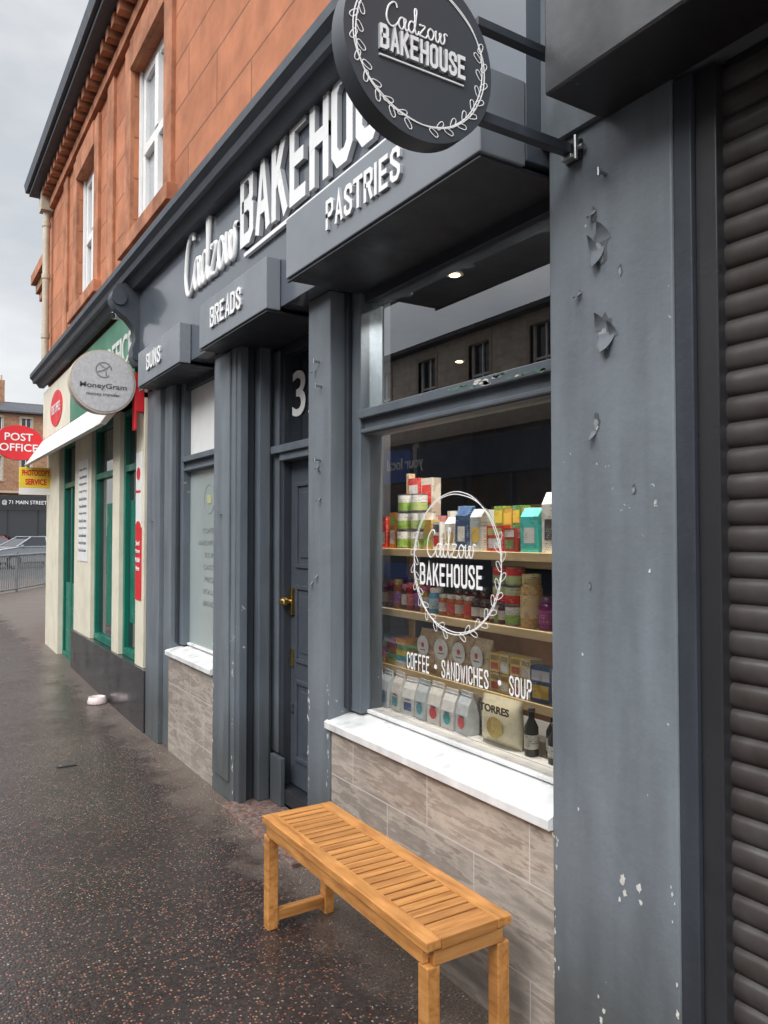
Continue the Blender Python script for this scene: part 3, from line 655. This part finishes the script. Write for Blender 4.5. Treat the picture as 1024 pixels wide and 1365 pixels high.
for j in range(5): jar(b, 2.06, 3.16 - j * .058, Z, .025, .14, P(dk[j], .15), P((.08, .08, .1), .3), P((.5, .5, .5)))
jar(b, X, 2.79, Z, .035, .11, P((.1, .35, .6)), P(wh), P((.5, .7, .8)))
for j in range(4): jar(b, 1.975, 2.71 - j * .058, Z, .027, .09, P((.55, .15, .04), .15), P((.78, .75, .7), .3), P((wh, red)[j % 2]))
for j in range(4): jar(b, 2.05, 2.70 - j * .058, Z, .027, .125, P((.1, .03, .02), .15), P((.1, .1, .1), .3), P(wh))
for j in range(4): jar(b, 1.98, 2.49 - j * .054, Z, .026, .085, P((.08, .02, .02), .15), P((.12, .1, .1), .3), P((.75, .7, .65)))
for yy in (2.345, 2.265):
    for j in range(3): tin(b, 1.985 + rr.uniform(-.006, .006), yy, Z + j * .075, .037, .073, P((grn, red, (.55, .65, .3))[j]), P((wh, (.6, .65, .4), red)[j]))
jar(b, 1.985, 2.175, Z, .042, .20, mat('chickpeas', (.74, .48, .20), .25, var=.5, vs=90, bmp=.6, bs=90), P((.66, .55, .25), .3), P((.80, .6, .34)))
jar(b, 1.985, 2.085, Z, .035, .12, P((.22, .02, .15), .15), P((.12, .05, .12), .3), P((.35, .06, .25)))
for j in range(5): jar(b, 1.98, 2.02 - j * .058, Z, .027, .10 + .02 * (j % 2), P(dk[j], .15), P((gold, red)[j % 2], .3), P((.7, .6, .2)))
b.build('preserve_jars', SH)
Z = .984; b = MB()
cs = [(.8, .38, .07), (.14, .54, .64), (.72, .14, .28), (.82, .68, .14), (.45, .24, .55), (.28, .64, .28), (.87, .78, .68)]
for k in range(3):
    for j in range(5):
        cc = cs[(k * 3 + j * 2) % 7]; carton(b, 1.985 + rr.uniform(-.008, .004), 3.17 - k * .085, Z + j * .026, .08, .09, .025, P(cc), None, rr.uniform(-.08, .08))
for k, yy in enumerate((2.83, 2.70, 2.57, 2.45)):
    pillow(b, 2.01, yy, Z, .13, .07, .19, P((.55, .40, .24) if k % 2 == 0 else (.66, .55, .38), .3), rr.uniform(-.1, .1))
    e = -.038; b.quad([(e, .045 * math.cos(a), .118 + .045 * math.sin(a)) for a in [i * math.pi / 10 for i in range(20)]], P(wh, .4, True)); b.quad([(e - .001, .012 * math.cos(a), .122 + .012 * math.sin(a)) for a in [i * math.pi / 5 for i in range(10)]], P(red))
    b.box(e - .001, e, -.02, .02, .098, .102, DGREY)
for j in range(4):
    for kk in range(2): carton(b, 1.98, 2.35 - j * .06, Z + kk * .075, .055, .06, .072, P(((.78, .68, .42), (.8, .58, .15))[(j + kk) % 2]), P(((.5, .1, .05), wh)[j % 2]), rr.uniform(-.08, .08), P((.35, .25, .1)))
carton(b, 1.97, 2.09, Z, .1, .05, .13, P(nav), P(gold), .1, P((.5, .5, .55)))
for j in range(3): carton(b, 1.97, 1.99 - j * .09, Z, .08, .05, .13, P((wh, nav, gold)[j]), P(gold))
b.build('biscuit_packs', SH)
Z = .7965; b = MB()
lc = [(.8, .4, .24), (.2, .36, .56), (.14, .42, .5), (.08, .14, .34), (.12, .42, .5), (.70, .06, .07), (.06, .46, .5), (.70, .07, .08)]
b2 = MB(); b2.box(1.905, 2.35, 1.735, 3.23, .702, .795, WPVC); b2.build('display_base', SH)
for j in range(8): pouch(b, 1.942, 3.16 - j * .098, Z, .085, .06, .162 + .006 * (j % 3), P(((.80, .81, .81), (.62, .68, .72), (.82, .80, .76))[j % 3], .4, True), P(lc[j]), rr.uniform(-.16, .16), j > 3)
for j in range(8): pouch(b, 2.035, 3.13 - j * .098, Z, .085, .06, .15, P(((.76, .77, .77), (.58, .63, .66))[j % 2], .4, True), P(lc[(j + 3) % 8]), rr.uniform(-.12, .12))
b.build('coffee_bags', SH)
b = MB(); pillow(b, 1.95, 2.27, Z, .22, .075, .18, P((.78, .73, .54), .3, True), .03)
b.quad([(-.0405, .045 * math.cos(a) + .0, .07 + .04 * math.sin(a)) for a in [i * math.pi / 10 for i in range(20)]], P((.70, .54, .18)))
b.build('crisp_bag', SH)
text('crisp_bag_lettering', 'TORRES', wallM(1.9085, 2.27, .935), .17, .03, P((.12, .08, .06), .4, True), .001, .03, SH)
b = MB()
for j in range(6):
    tr(b, 1.95 + .05 * (j % 2), 2.11 - j * .06, Z); h = .17 - .015 * (j % 3)
    b.lathe(0, 0, 0, [(.025, 0), (.026, .01), (.026, h * .6), (.011, h * .78), (.011, h * .92)], P((.03, .035, .03), .1), 14); b.lathe(0, 0, h * .92, [(.013, 0), (.013, h * .08)], P((.1, .1, .1)), 12)
    b.lathe(0, 0, h * .15, [(.0265, 0), (.0265, h * .3)], P((.6, .6, .55)), 14)
b.build('oil_bottles', SH)

WV = empty('window_decal')
wreath('oval_wreath', wallM(1.826, 2.405, 1.485), .275, .0020, WHITE, WV, True, LS=.15)
cadzow('decal_script', wallM(1.826, 2.43, 1.56), .32, .11, .0030, WHITE, WV)
blocktext('decal_bakehouse', 'BAKEHOUSE', wallM(1.826, 2.435, 1.435), .41, .09, WHITE, WV, .0008, .34)
blocktext('decal_coffee', 'COFFEE', wallM(1.826, 2.655, 1.065), .165, .07, WHITE, WV, .0008, .28)
blocktext('decal_sandwiches', 'SANDWICHES', wallM(1.826, 2.345, 1.065), .29, .07, WHITE, WV, .0008, .28)
blocktext('decal_soup', 'SOUP', wallM(1.826, 2.03, 1.065), .115, .07, WHITE, WV, .0008, .28)
b = MB()
for y in (2.532, 2.14):
    b.M = Matrix.Translation((1.826, y, 1.065)); b.quad([(0, .010 * math.cos(a), .010 * math.sin(a)) for a in [i * math.pi / 6 for i in range(12)]], WHITE)
b.build('decal_dots', WV)

# ------------------------------------------------------------------ hanging sign
HS = empty('round_hanging_sign'); b = MB()
def ydisc(b, cx, cz, y0, y1, r, m, rx=None, seg=64):
    rx = rx or r
    b.prism([(cx + rx * math.cos(2 * math.pi * i / seg), cz + r * math.sin(2 * math.pi * i / seg)) for i in range(seg)], 'Y', y0, y1, m, True)
SFACE = mat('sign_face_charcoal', (.055, .064, .076), .35, var=.1, vs=2, bmp=.02)
ydisc(b, 1.104, 2.825, 1.585, 1.645, .228, SFACE); b.build('sign_disc', HS, .004)
b = MB(); b.box(1.30, 1.672, 1.60, 1.63, 2.715, 2.745, DARK); b.box(1.30, 1.672, 1.60, 1.63, 2.975, 3.0, DARK)
b.box(1.668, 1.68, 1.585, 1.645, 2.70, 2.76, BLACK); b.box(1.64, 1.667, 1.595, 1.636, 2.70, 2.712, CHROME); b.cyl((1.655, 1.59, 2.695), (1.655, 1.59, 2.765), .007, CHROME); b.cyl((1.665, 1.585, 2.73), (1.665, 1.57, 2.73), .008, CHROME)
b.build('bracket', HS, .002)
wreath('sign_wreath', faceM(1.104, 1.583, 2.825), .193, .0020, WHITE, HS, True)
cadzow('sign_script', faceM(1.09, 1.583, 2.893, R(2)), .19, .062, .0026, WHITE, HS, .6)
blocktext('sign_bakehouse', 'BAKEHOUSE', faceM(1.106, 1.5845, 2.82), .265, .062, WHITE, HS, .009, .40, LSIDE)
obox('sign_underline', (.975, 1.235, 1.580, 1.5845, 2.774, 2.778), WHITE, HS, 0)

# ------------------------------------------------------------------ roller shutter
RS = empty('roller_shutter'); b = MB(); z = .02
prof = [(.002, 0), (-.003, .003), (-.010, .014), (-.0125, .031), (-.011, .048), (-.005, .0585), (.002, .061), (.002, .064)]; npf = len(prof)
while z < 2.75:
    b.add([(1.74 + p[0], yy, z + p[1]) for yy in (-2.5, 1.165) for p in prof], [(i, i + 1, npf + i + 1, npf + i) for i in range(npf - 1)], SHUT, True); z += .064
b.build('slats', RS)
b = MB(); b.box(1.7425, 1.80, -2.5, 1.165, 0, 2.8, BLACK); b.build('backing', RS)
b = MB(); b.box(1.70, 1.78, 1.165, 1.225, 0, 2.775, BLACK); b.box(1.685, 1.78, 1.226, 1.279, 0, 2.775, DARK); b.build('guide_rail', RS, .003)
b = MB(); b.box(1.45, 1.679, -2.6, 1.505, 2.778, 3.25, BLACK); b.build('housing', RS, .006)
b = MB(); b.box(1.70, 1.72, -2.5, 1.164, 0.0, .09, BLACK); b.build('bottom_bar', RS, .003)

# ------------------------------------------------------------------ bench
BE = empty('wooden_bench'); b = MB(); x0, x1, y0, y1, H = 1.265, 1.58, 1.80, 2.965, .45; fw = .055
b.box(x0, x0 + fw, y0, y1, H - .03, H, WOOD); b.box(x1 - fw, x1, y0, y1, H - .03, H, WOOD); b.build('seat_boards', BE, .004)
b = MB()
b.box(x0 + .006, x0 + .03, y0 + .03, y1 - .03, H - .075, H - .031, WOOD); b.box(x1 - .03, x1 - .006, y0 + .03, y1 - .03, H - .075, H - .031, WOOD); b.build('long_rails', BE, .003)
b = MB(); nS = 24; L = (y1 - y0)
b.box(x0 + fw + .001, x1 - fw - .001, y0, y0 + .05, H - .032, H - .001, SWOOD); b.box(x0 + fw + .001, x1 - fw - .001, y1 - .05, y1, H - .032, H - .001, SWOOD)
b.box(x0 + .031, x1 - .031, y0 + .004, y0 + .03, H - .075, H - .033, SWOOD); b.box(x0 + .031, x1 - .031, y1 - .03, y1 - .004, H - .075, H - .033, SWOOD)
st = (L - .10) / nS
for i in range(nS):
    ya = y0 + .05 + i * st + .004
    b.box(x0 + fw + .001, x1 - fw - .001, ya, ya + st - .008, H - .018, H - .003, SWOOD)
b.box((x0 + x1) / 2 - .015, (x0 + x1) / 2 + .015, y0 + .05, y1 - .05, H - .06, H - .0185, WOOD)
b.build('seat_slats', BE, .002)
b = MB()
for xx in (x0 + .006, x1 - .051):
    for yy in (y0 + .004, y1 - .052): b.box(xx, xx + .045, yy, yy + .048, .001, H - .076, WOOD)
b.build('legs', BE, .004)
b = MB()
for yy in (y0 + .01, y1 - .046): b.box(x0 + .052, x1 - .052, yy, yy + .034, .03, .072, SWOOD)
b.build('foot_stretchers', BE, .003)

# ------------------------------------------------------------------ post office front
PO = empty('post_office_shopfront'); b = MB()
def cream(y0, y1, z0=.5, z1=2.72, X=1.68): b.box(X, 1.9, y0, y1, z0, z1, CREAM)
cream(6.40, 6.66); cream(7.26, 7.52); cream(8.50, 9.40); b.box(1.66, 1.9, 10.35, 11.3, 0, 2.72, CREAM)
b.build('cream_pilasters', PO, .004)
b = MB(); b.box(1.66, 1.9, 6.29, 9.45, -.05, .499, BBASE); b.build('black_base', PO, .004)
b = MB()
def gwin(y0, y1, z0, z1=2.72, X=1.72):
    b.box(X, X + .06, y0, y0 + .06, z0, z1, GREEN); b.box(X, X + .06, y1 - .06, y1, z0, z1, GREEN); b.box(X, X + .06, y0 + .06, y1 - .06, z1 - .06, z1, GREEN); b.box(X, X + .06, y0 + .06, y1 - .06, z0, z0 + .07, GREEN)
    b.box(X, X + .06, y0 + .06, y1 - .06, 2.16, 2.22, GREEN)
gwin(6.66, 7.26, .5); gwin(7.52, 8.5, .5); gwin(9.45, 10.35, .08); b.box(1.74, 1.79, 9.55, 10.25, .12, 1.0, GREEN); b.box(1.735, 1.79, 9.87, 9.93, .12, 2.16, GREEN); b.box(1.70, 1.78, 9.40, 9.449, .05, 2.72, GREEN)
b.build('green_frames', PO, .004)
b = MB(); b.box(1.76, 1.77, 6.66, 7.26, .5, 2.72, DGLASS); b.box(1.76, 1.77, 7.52, 8.5, .5, 2.72, DGLASS); b.box(1.76, 1.77, 9.45, 10.35, .1, 2.72, DGLASS)
b.box(1.757, 1.7595, 6.75, 7.15, .8, 1.9, GREEN); b.box(1.757, 1.7595, 7.62, 8.1, .7, 1.9, GREEN); b.box(1.756, 1.7595, 9.6, 9.8, 1.5, 1.8, P((.1, .3, .5)))
b.build('shop_glass', PO)
b = MB(); b.box(1.60, 1.9, 6.42, 9.3, 2.86, 3.5, GREENS); b.box(1.60, 1.9, 9.305, 11.28, 2.86, 3.5, CREAM); b.build('fascia_board', PO, .003)
text('fascia_office', 'OFFICE', wallM(1.597, 6.98, 3.17), 1.0, .27, LGREY, .004, .01, PO); text('fascia_post', 'POST', wallM(1.597, 7.98, 3.17), .7, .27, LGREY, .004, .01, PO)
b = MB(); b.M = Matrix.Translation((1.59, 10.2, 3.15)); b.prism([(.42 * math.cos(i * .2618), .22 * math.sin(i * .2618)) for i in range(24)], 'X', 0, .01, REDM); b.build('fascia_oval', PO)
text('fascia_oval_text', 'POST OFFICE', wallM(1.587, 10.2, 3.15), .6, .12, WHITE, .001, .01, PO)
b = MB(); AW = mat('awning_cream', (.66, .64, .6), .6, var=.15)
b.prism([(1.36, 2.50), (1.40, 2.49), (1.6, 2.74), (1.66, 2.74), (1.66, 2.84), (1.58, 2.84)], 'Y', 6.55, 11.2, AW); b.build('folded_awning', PO, .004)
b = MB()
b.box(1.671, 1.679, 6.46, 6.63, 1.65, 2.28, WPVC); b.box(1.671, 1.679, 6.46, 6.63, 1.05, 1.645, REDM)
b.prism([(6.46 + .085 + .085 * math.cos(i * math.pi / 10), 1.645 + .06 * math.sin(i * math.pi / 10)) for i in range(11)], 'X', 1.668, 1.6705, REDM)
b.box(1.671, 1.679, 8.62, 9.15, 1.3, 2.4, WPVC)
b.build('wall_notices', PO)
b = MB(); b.M = Matrix.Translation((1.668, 6.545, 2.1)); b.prism([(.055 * math.cos(i * .5236), .055 * math.sin(i * .5236)) for i in range(12)], 'X', 0, .002, REDM); b.build('notice_badge', PO)
for i, t in enumerate(('Send', 'Money', 'Worldwide', 'Here')): text('notice_text', t, wallM(1.667, 6.545, 1.52 - i * .07), .028 * len(t) if len(t) < 9 else .14, .04, WHITE, .0008, .02, PO)
text('notice_text', 'MoneyGram', wallM(1.669, 6.545, 1.95), .14, .035, REDM, .0008, .01, PO)
for i in range(12): text('notice_text', random.choice(('Parcels & Letters', 'Foreign Currency', 'Cash withdrawals', 'Bill payments')), wallM(1.669, 8.885, 2.3 - i * .08), .4, .035, DGREY, .0005, .0, PO)
b = MB()
b.prism([(1.64, 2.95), (1.58, 2.95), (1.55, 3.0), (1.545, 3.08), (1.57, 3.16), (1.56, 3.26), (1.50, 3.33), (1.42, 3.38), (1.385, 3.45), (1.39, 3.53), (1.43, 3.59), (1.50, 3.61), (1.64, 3.61)], 'Y', 6.285, 6.41, CORN, True)
b.cyl((1.44, 6.27, 3.48), (1.44, 6.425, 3.48), .06, CORN, 20); b.cyl((1.585, 6.27, 3.03), (1.585, 6.425, 3.03), .04, CORN, 20)
b.build('console_bracket', BLD, .004)
b = MB(); b.cyl((1.60, 6.5, 3.42), (1.50, 6.5, 3.40), .012, WPVC); b.cyl((1.56, 6.5, 3.40), (1.42, 6.40, 3.36), .03, WPVC); b.cyl((1.42, 6.40, 3.36), (1.41, 6.395, 3.357), .024, BLACK); b.build('security_camera', None, .001)
MG = empty('money_transfer_sign'); b = MB()
ydisc(b, 1.35, 2.815, 6.40, 6.50, .255, P((.55, .48, .40), .4, True)); b.build('rim', MG, .01)
b = MB(); ydisc(b, 1.35, 2.815, 6.394, 6.399, .238, P((.56, .55, .56), .35, True)); b.build('face', MG)
b = MB(); b.box(1.60, 1.679, 6.41, 6.49, 2.60, 2.92, REDM); b.box(1.57, 1.66, 6.43, 6.47, 2.72, 2.80, REDM); b.box(1.60, 1.62, 6.41, 6.49, 2.45, 2.60, REDM); b.build('bracket', MG, .004)
text('name', 'MoneyGram', faceM(1.35, 6.392, 2.775), .36, .055, DGREY, .001, .012, MG); text('tagline', 'money transfer', faceM(1.35, 6.392, 2.71), .26, .035, DGREY, .001, 0, MG)
stroke('globe', [[(.06 * math.cos(a), .06 * math.sin(a)) for a in [k * .5 for k in range(12)]], [(-.05, -.02), (0, .0), (.05, .04)], [(-.03, .04), (.01, .01), (.02, -.05)]], faceM(1.35, 6.392, 2.91), .006, P((.3, .3, .3), .4, True), MG, flat=.2)
PS = empty('post_office_sign'); b = MB()
ydisc(b, 1.29, 2.80, 11.16, 11.24, .23, REDM, .30); b.build('oval', PS, .006)
b = MB(); b.box(1.55, 1.66, 11.18, 11.22, 2.72, 2.78, WPVC); b.build('arm', PS)
text('post', 'POST', faceM(1.29, 11.155, 2.875), .34, .10, WHITE, .001, .012, PS); text('office', 'OFFICE', faceM(1.29, 11.155, 2.735), .46, .10, WHITE, .001, .012, PS)
PC = empty('photocopy_sign'); b = MB(); b.box(1.29, 1.69, 11.05, 11.09, 2.20, 2.47, YEL); b.box(1.29, 1.69, 11.05, 11.09, 2.11, 2.199, WPVC); b.build('panel', PC, .003)
text('line_a', 'PHOTOCOPY', faceM(1.49, 11.047, 2.40), .34, .08, REDM, .001, .03, PC); text('line_b', 'SERVICE', faceM(1.49, 11.047, 2.28), .26, .08, REDM, .001, .03, PC)
b = MB(); PK = mat('pale_pink_ceramic', (.76, .62, .60), .3, var=.1); b.lathe(1.565, 7.55, gz(7.55) + .002, [(.085, 0), (.09, .01), (.075, .06), (.066, .062), (.06, .02), (.01, .018)], PK, 28); b.build('pet_water_bowl')
b = MB(); b.box(.92, 1.05, 5.68, 5.73, .001, .006, BLACK); b.box(.935, .955, 5.69, 5.72, .006, .008, CHROME); b.build('stopcock_cover', None, .002)

# ------------------------------------------------------------------ next building, far street
NB = empty('adjoining_building'); b = MB()
b.box(2.1, 9, 11.45, 14.0, 0, 5.9, BROWNST); b.box(1.9, 2.1, 11.42, 14.0, 5.5, 5.62, SANDT); b.box(1.78, 2.1, 11.42, 14.1, 5.78, 5.95, SANDT); b.box(1.85, 2.1, 11.42, 14.05, 5.63, 5.77, BROWNST)
b.build('walls', NB, .01)
b = MB(); b.prism([(1.8, 5.96), (5, 7.8), (9, 5.96)], 'Y', 11.42, 14.05, SLATE); b.build('roof', NB)

WALLT = mat('pale_stone_trim', (.42, .34, .26), .85, var=.2)
def tenement(name, M4, L, eave, ridge, depth, wall, seed, shopm, bay=3.1, chim=None, g0=4.6):
    p = empty(name)
    w = MB(); w.M = M4; fr = MB(); fr.M = M4; gl = MB(); gl.M = M4
    storeys = [(eave - 2.15, eave - .35)]
    if eave > 9.5: storeys = [(g0 + .9, g0 + 2.6), (eave - 2.15, eave - .35)]
    w.box(0, L, .25, depth, 0, eave, wall)
    zprev = g0; n = int(L / bay); bw = L / n
    for s0, s1 in storeys:
        w.box(0, L, 0, .249, zprev, s0, wall); zprev = s1; x = 0
        for i in range(n):
            a = i * bw + bw * .32; c = i * bw + bw * .68
            w.box(x, a, 0, .249, s0 + .001, s1 - .001, wall); x = c
            fr.box(a - .12, a, -.03, .1, s0, s1, WALLT); fr.box(c, c + .12, -.03, .1, s0, s1, WALLT); fr.box(a - .12, c + .12, -.03, .1, s1 + .001, s1 + .16, WALLT); fr.box(a - .15, c + .15, -.06, .1, s0 - .12, s0 - .001, WALLT)
            gl.box(a, c, .18, .2, s0, s1, DGLASS)
            fr.box(a, a + .06, .12, .179, s0, s1, WPVC); fr.box(c - .06, c, .12, .179, s0, s1, WPVC); fr.box(a + .06, c - .06, .12, .179, (s0 + s1) / 2 - .03, (s0 + s1) / 2 + .03, WPVC)
            fr.box((a + c) / 2 - .03, (a + c) / 2 + .03, .13, .178, s0, s1, WPVC)
        w.box(x, L, 0, .249, s0 + .001, s1 - .001, wall)
    w.box(0, L, 0, .249, zprev, eave, wall); fr.box(0, L, -.08, 0, g0 - .05, g0 + .12, WALLT)
    nb = max(1, int(L / 6)); sw = L / nb
    for i in range(nb):
        m = shopm[i % len(shopm)]; a = i * sw
        w.box(a, a + .35, -.02, .249, 0, g0 - .06, wall); fr.box(a + .35, a + sw - .02, -.12, .2, 3.3 - (4.6 - g0), g0 - .25, m)
        fr.box(a + .351, a + sw, 0, .2, 0, .6, m); gl.box(a + .351, a + sw, .1, .15, .6, 3.3 - (4.6 - g0), DGLASS)
        for k in range(4): fr.box(a + .36 + k * (sw - .4) / 3, a + .44 + k * (sw - .4) / 3, .02, .099, .6, 3.299 - (4.6 - g0), m)
    w.prism([(-.0, eave), (-.35, eave), (-.35, eave + .12), (0, eave + .13)], 'X', 0, L, SLATE)
    w.prism([(-.3, eave + .13), (depth / 2, ridge), (depth + .3, eave + .13)], 'X', 0, L, SLATE)
    for cx in (chim if chim is not None else [k * 9 + .2 for k in range(int(L / 9) + 1)]):
        cx = min(L - 1.2, cx); w.box(cx, cx + 1.2, depth / 2 - .4, depth / 2 + .4, ridge - .8, ridge + 1.6, wall)
        for q in range(3): w.cyl((cx + .25 + q * .35, depth / 2, ridge + 1.6), (cx + .25 + q * .35, depth / 2, ridge + 2.05), .11, PLAST)
    w.build('walls', p); fr.build('window_and_shop_frames', p); gl.build('windows', p)
    return p
DBLUE = mat('dark_blue_shop', (.05, .12, .42), .35); DNAVY = mat('navy_shop', (.03, .05, .09), .4); DBRN = mat('brown_shop', (.08, .05, .04), .4); GSH = mat('green_shop', (.02, .16, .08), .4)
def TM(x, y, rot): return Matrix.Translation((x, y, 0)) @ Matrix.Rotation(rot, 4, 'Z')
op = tenement('harled_tenement', TM(-10.5, 13.5, R(90)), 21, 7.5, 8.75, 8, HARL, 1, [DNAVY, DBLUE, GSH], bay=2.6, chim=[.2, 17])
text('shop_name', 'your local pharmacy', oppM(-10.36, 22.3, 3.85), 4.4, .5, WHITE, .01, .01, op)
tenement('stone_tenement', TM(-10.5, -12, R(90)), 22, 8.6, 10.8, 8, BROWNST, 2, [DBRN, DNAVY])
tenement('stone_tenement', TM(-10.5, 36, R(90)), 20, 10.5, 13, 8, HARL, 3, [DBRN, GSH])
fb = tenement('corner_tenement', TM(-9, 62, 0), 19.6, 10.4, 11.9, 9, BROWNST, 4, [BLACK, DNAVY, BLACK], bay=1.9, chim=[3, 14.4], g0=4.6)
text('shop_name', '@ 71 MAIN STREET', faceM(7.6, 61.86, 3.85), 3.0, .36, WHITE, .01, .0, fb)
tenement('stone_tenement', TM(10.8, 62.6, 0), 30, 9.2, 11.8, 9, SAND, 5, [DNAVY, BLACK])

# guard railing
b = MB(); GR = mat('grey_railing', (.20, .21, .22), .45, var=.15); p0 = Vector((.6, 18.2, 0)); p1 = Vector((6.0, 28.2, 0)); d = (p1 - p0); LN = d.length; d.normalize()
k = 0.0
while k < LN:
    q = p0 + d * k; b.cyl((q.x, q.y, .2), (q.x, q.y, 1.05), .014, GR, 6); k += .13
k = 0
while k < LN: q = p0 + d * k; b.cyl((q.x, q.y, .1), (q.x, q.y, 1.12), .035, GR, 8); k += 2
for zz in (.2, 1.05): b.cyl((p0.x, p0.y, zz), (p1.x, p1.y, zz), .028, GR, 8)
b.build('guard_railing')
# parked cars
tyre = mat('tyre', (.02, .02, .02), .8)
def car(x, y, rot, col):
    p = empty('parked_car'); T = Matrix.Translation((x, y, 0.0)) @ Matrix.Rotation(rot, 4, 'Z')
    pm = mat('car_paint', col, .25, var=.05, bmp=0, coat=.8)
    b = MB(); b.M = T
    prof = [(-2.1, .30), (-2.14, .5), (-2.1, .72), (-1.9, .86), (-1.05, .98), (1.7, 1.0), (2.0, .97), (2.1, .7), (2.08, .3)]
    def arch(cx): return [(cx + .38 * math.cos(a), .30 + .36 * math.sin(a)) for a in [math.pi * k / 8 for k in range(9)]]
    prof = prof + arch(1.3) + arch(-1.3)
    rings = []
    for yy, s, dz in ((-.86, .97, -.03), (-.90, 1, 0), (-.80, 1.0, .03), (.80, 1.0, .03), (.90, 1, 0), (.86, .97, -.03)):
        rings.append([(px * s, yy, pz + (dz if pz > .8 else 0)) for px, pz in prof])
    b.loft(rings, pm, False); b.build('body', p, .01)
    b = MB(); b.M = T
    lo = [(-1.15, -.82), (1.75, -.82), (1.75, .82), (-1.15, .82)]; hi = [(-.35, -.62), (1.25, -.62), (1.25, .62), (-.35, .62)]
    b.loft([[(q[0], q[1], .98) for q in lo], [(q[0], q[1], 1.42) for q in hi]], DGLASS, False); b.build('windows', p, .03)
    b = MB(); b.M = T; b.box(-.42, 1.3, -.64, .64, 1.415, 1.47, pm)
    for sy in (-1, 1):
        for xa, xb in ((-1.15, -.35), (1.75, 1.25)): b.cyl((xa, sy * .81, .98), (xb, sy * .62, 1.43), .04, pm, 6)
        b.cyl((.35, sy * .82, .98), (.4, sy * .63, 1.43), .04, pm, 6)
        b.box(-.95, -.85, sy * .9 - .08, sy * .9 + .08, .98, 1.08, pm)
    b.build('roof', p, .02)
    b = MB(); b.M = T
    for xx in (-1.3, 1.3):
        for sy in (-1, 1):
            b.cyl((xx, sy * .70, .32), (xx, sy * .90, .32), .32, tyre, 24); b.cyl((xx, sy * .895, .32), (xx, sy * .91, .32), .2, CHROME, 16)
    b.build('wheels', p)
    b = MB(); b.M = T
    for sy in (-1, 1): b.box(-2.13, -1.98, sy * .7 - .16, sy * .7 + .16, .62, .76, LGREY); b.box(2.0, 2.11, sy * .7 - .15, sy * .7 + .15, .65, .85, REDM)
    b.box(-2.16, -2.05, -.26, .26, .42, .52, WPVC)
    b.build('lights', p, .01)
car(5.2, 40, R(22), (.26, .28, .31)); car(7.6, 46, R(180), (.05, .055, .07)); car(3.4, 47, 0, (.3, .05, .05))

# ------------------------------------------------------------------ world, sun, camera
w = bpy.data.worlds.new('World'); scene.world = w; w.use_nodes = True; nt = w.node_tree; bg = nt.nodes['Background']
sky = nt.nodes.new('ShaderNodeTexSky'); sky.sky_type = 'NISHITA'; sky.sun_disc = False; sky.sun_elevation = R(42); sky.sun_rotation = R(-115)
tc = nt.nodes.new('ShaderNodeTexCoord'); mp = nt.nodes.new('ShaderNodeMapping'); mp.inputs['Scale'].default_value = (1, 1, 2.2); nt.links.new(tc.outputs['Generated'], mp.inputs[0])
nz = noise(nt, mp.outputs[0], 3.0, 5, .55)
cl = ramp(nt, nz, [(.34, (.62, .65, .69)), (.62, (.90, .905, .91))])
dp = nt.nodes.new('ShaderNodeVectorMath'); dp.operation = 'DOT_PRODUCT'; nt.links.new(tc.outputs['Generated'], dp.inputs[0]); dp.inputs[1].default_value = Vector((-.52, -.25, .82)).normalized()
mr = nt.nodes.new('ShaderNodeMapRange'); mr.interpolation_type = 'SMOOTHSTEP'; mr.inputs['From Min'].default_value = .25; mr.inputs['From Max'].default_value = .95; mr.inputs['To Min'].default_value = 8.8; mr.inputs['To Max'].default_value = 42
nt.links.new(dp.outputs['Value'], mr.inputs['Value'])
vm = nt.nodes.new('ShaderNodeVectorMath'); vm.operation = 'SCALE'; nt.links.new(cl, vm.inputs[0]); nt.links.new(mr.outputs[0], vm.inputs['Scale'])
nt.links.new(mix(nt, .9, sky.outputs[0], vm.outputs[0]), bg.inputs[0]); bg.inputs[1].default_value = .12
S = bpy.data.lights.new('sun', 'SUN'); S.energy = 1.5; S.angle = R(25); S.color = (1, .97, .92)
so = bpy.data.objects.new('sun', S); link(so)
dirv = Vector((.78, .30, -.72)); so.rotation_euler = dirv.to_track_quat('-Z', 'Y').to_euler()
cam = bpy.data.cameras.new('camera'); cam.sensor_fit = 'VERTICAL'; cam.sensor_height = 36; cam.lens = 27.11; cam.clip_start = .05; cam.clip_end = 1500
co = bpy.data.objects.new('camera', cam); link(co); co.location = (0, 0, 1.6); co.rotation_euler = (R(91.6), 0, R(-32)); scene.camera = co
scene.view_settings.view_transform = 'Standard'; scene.view_settings.look = 'None'; scene.view_settings.exposure = 0
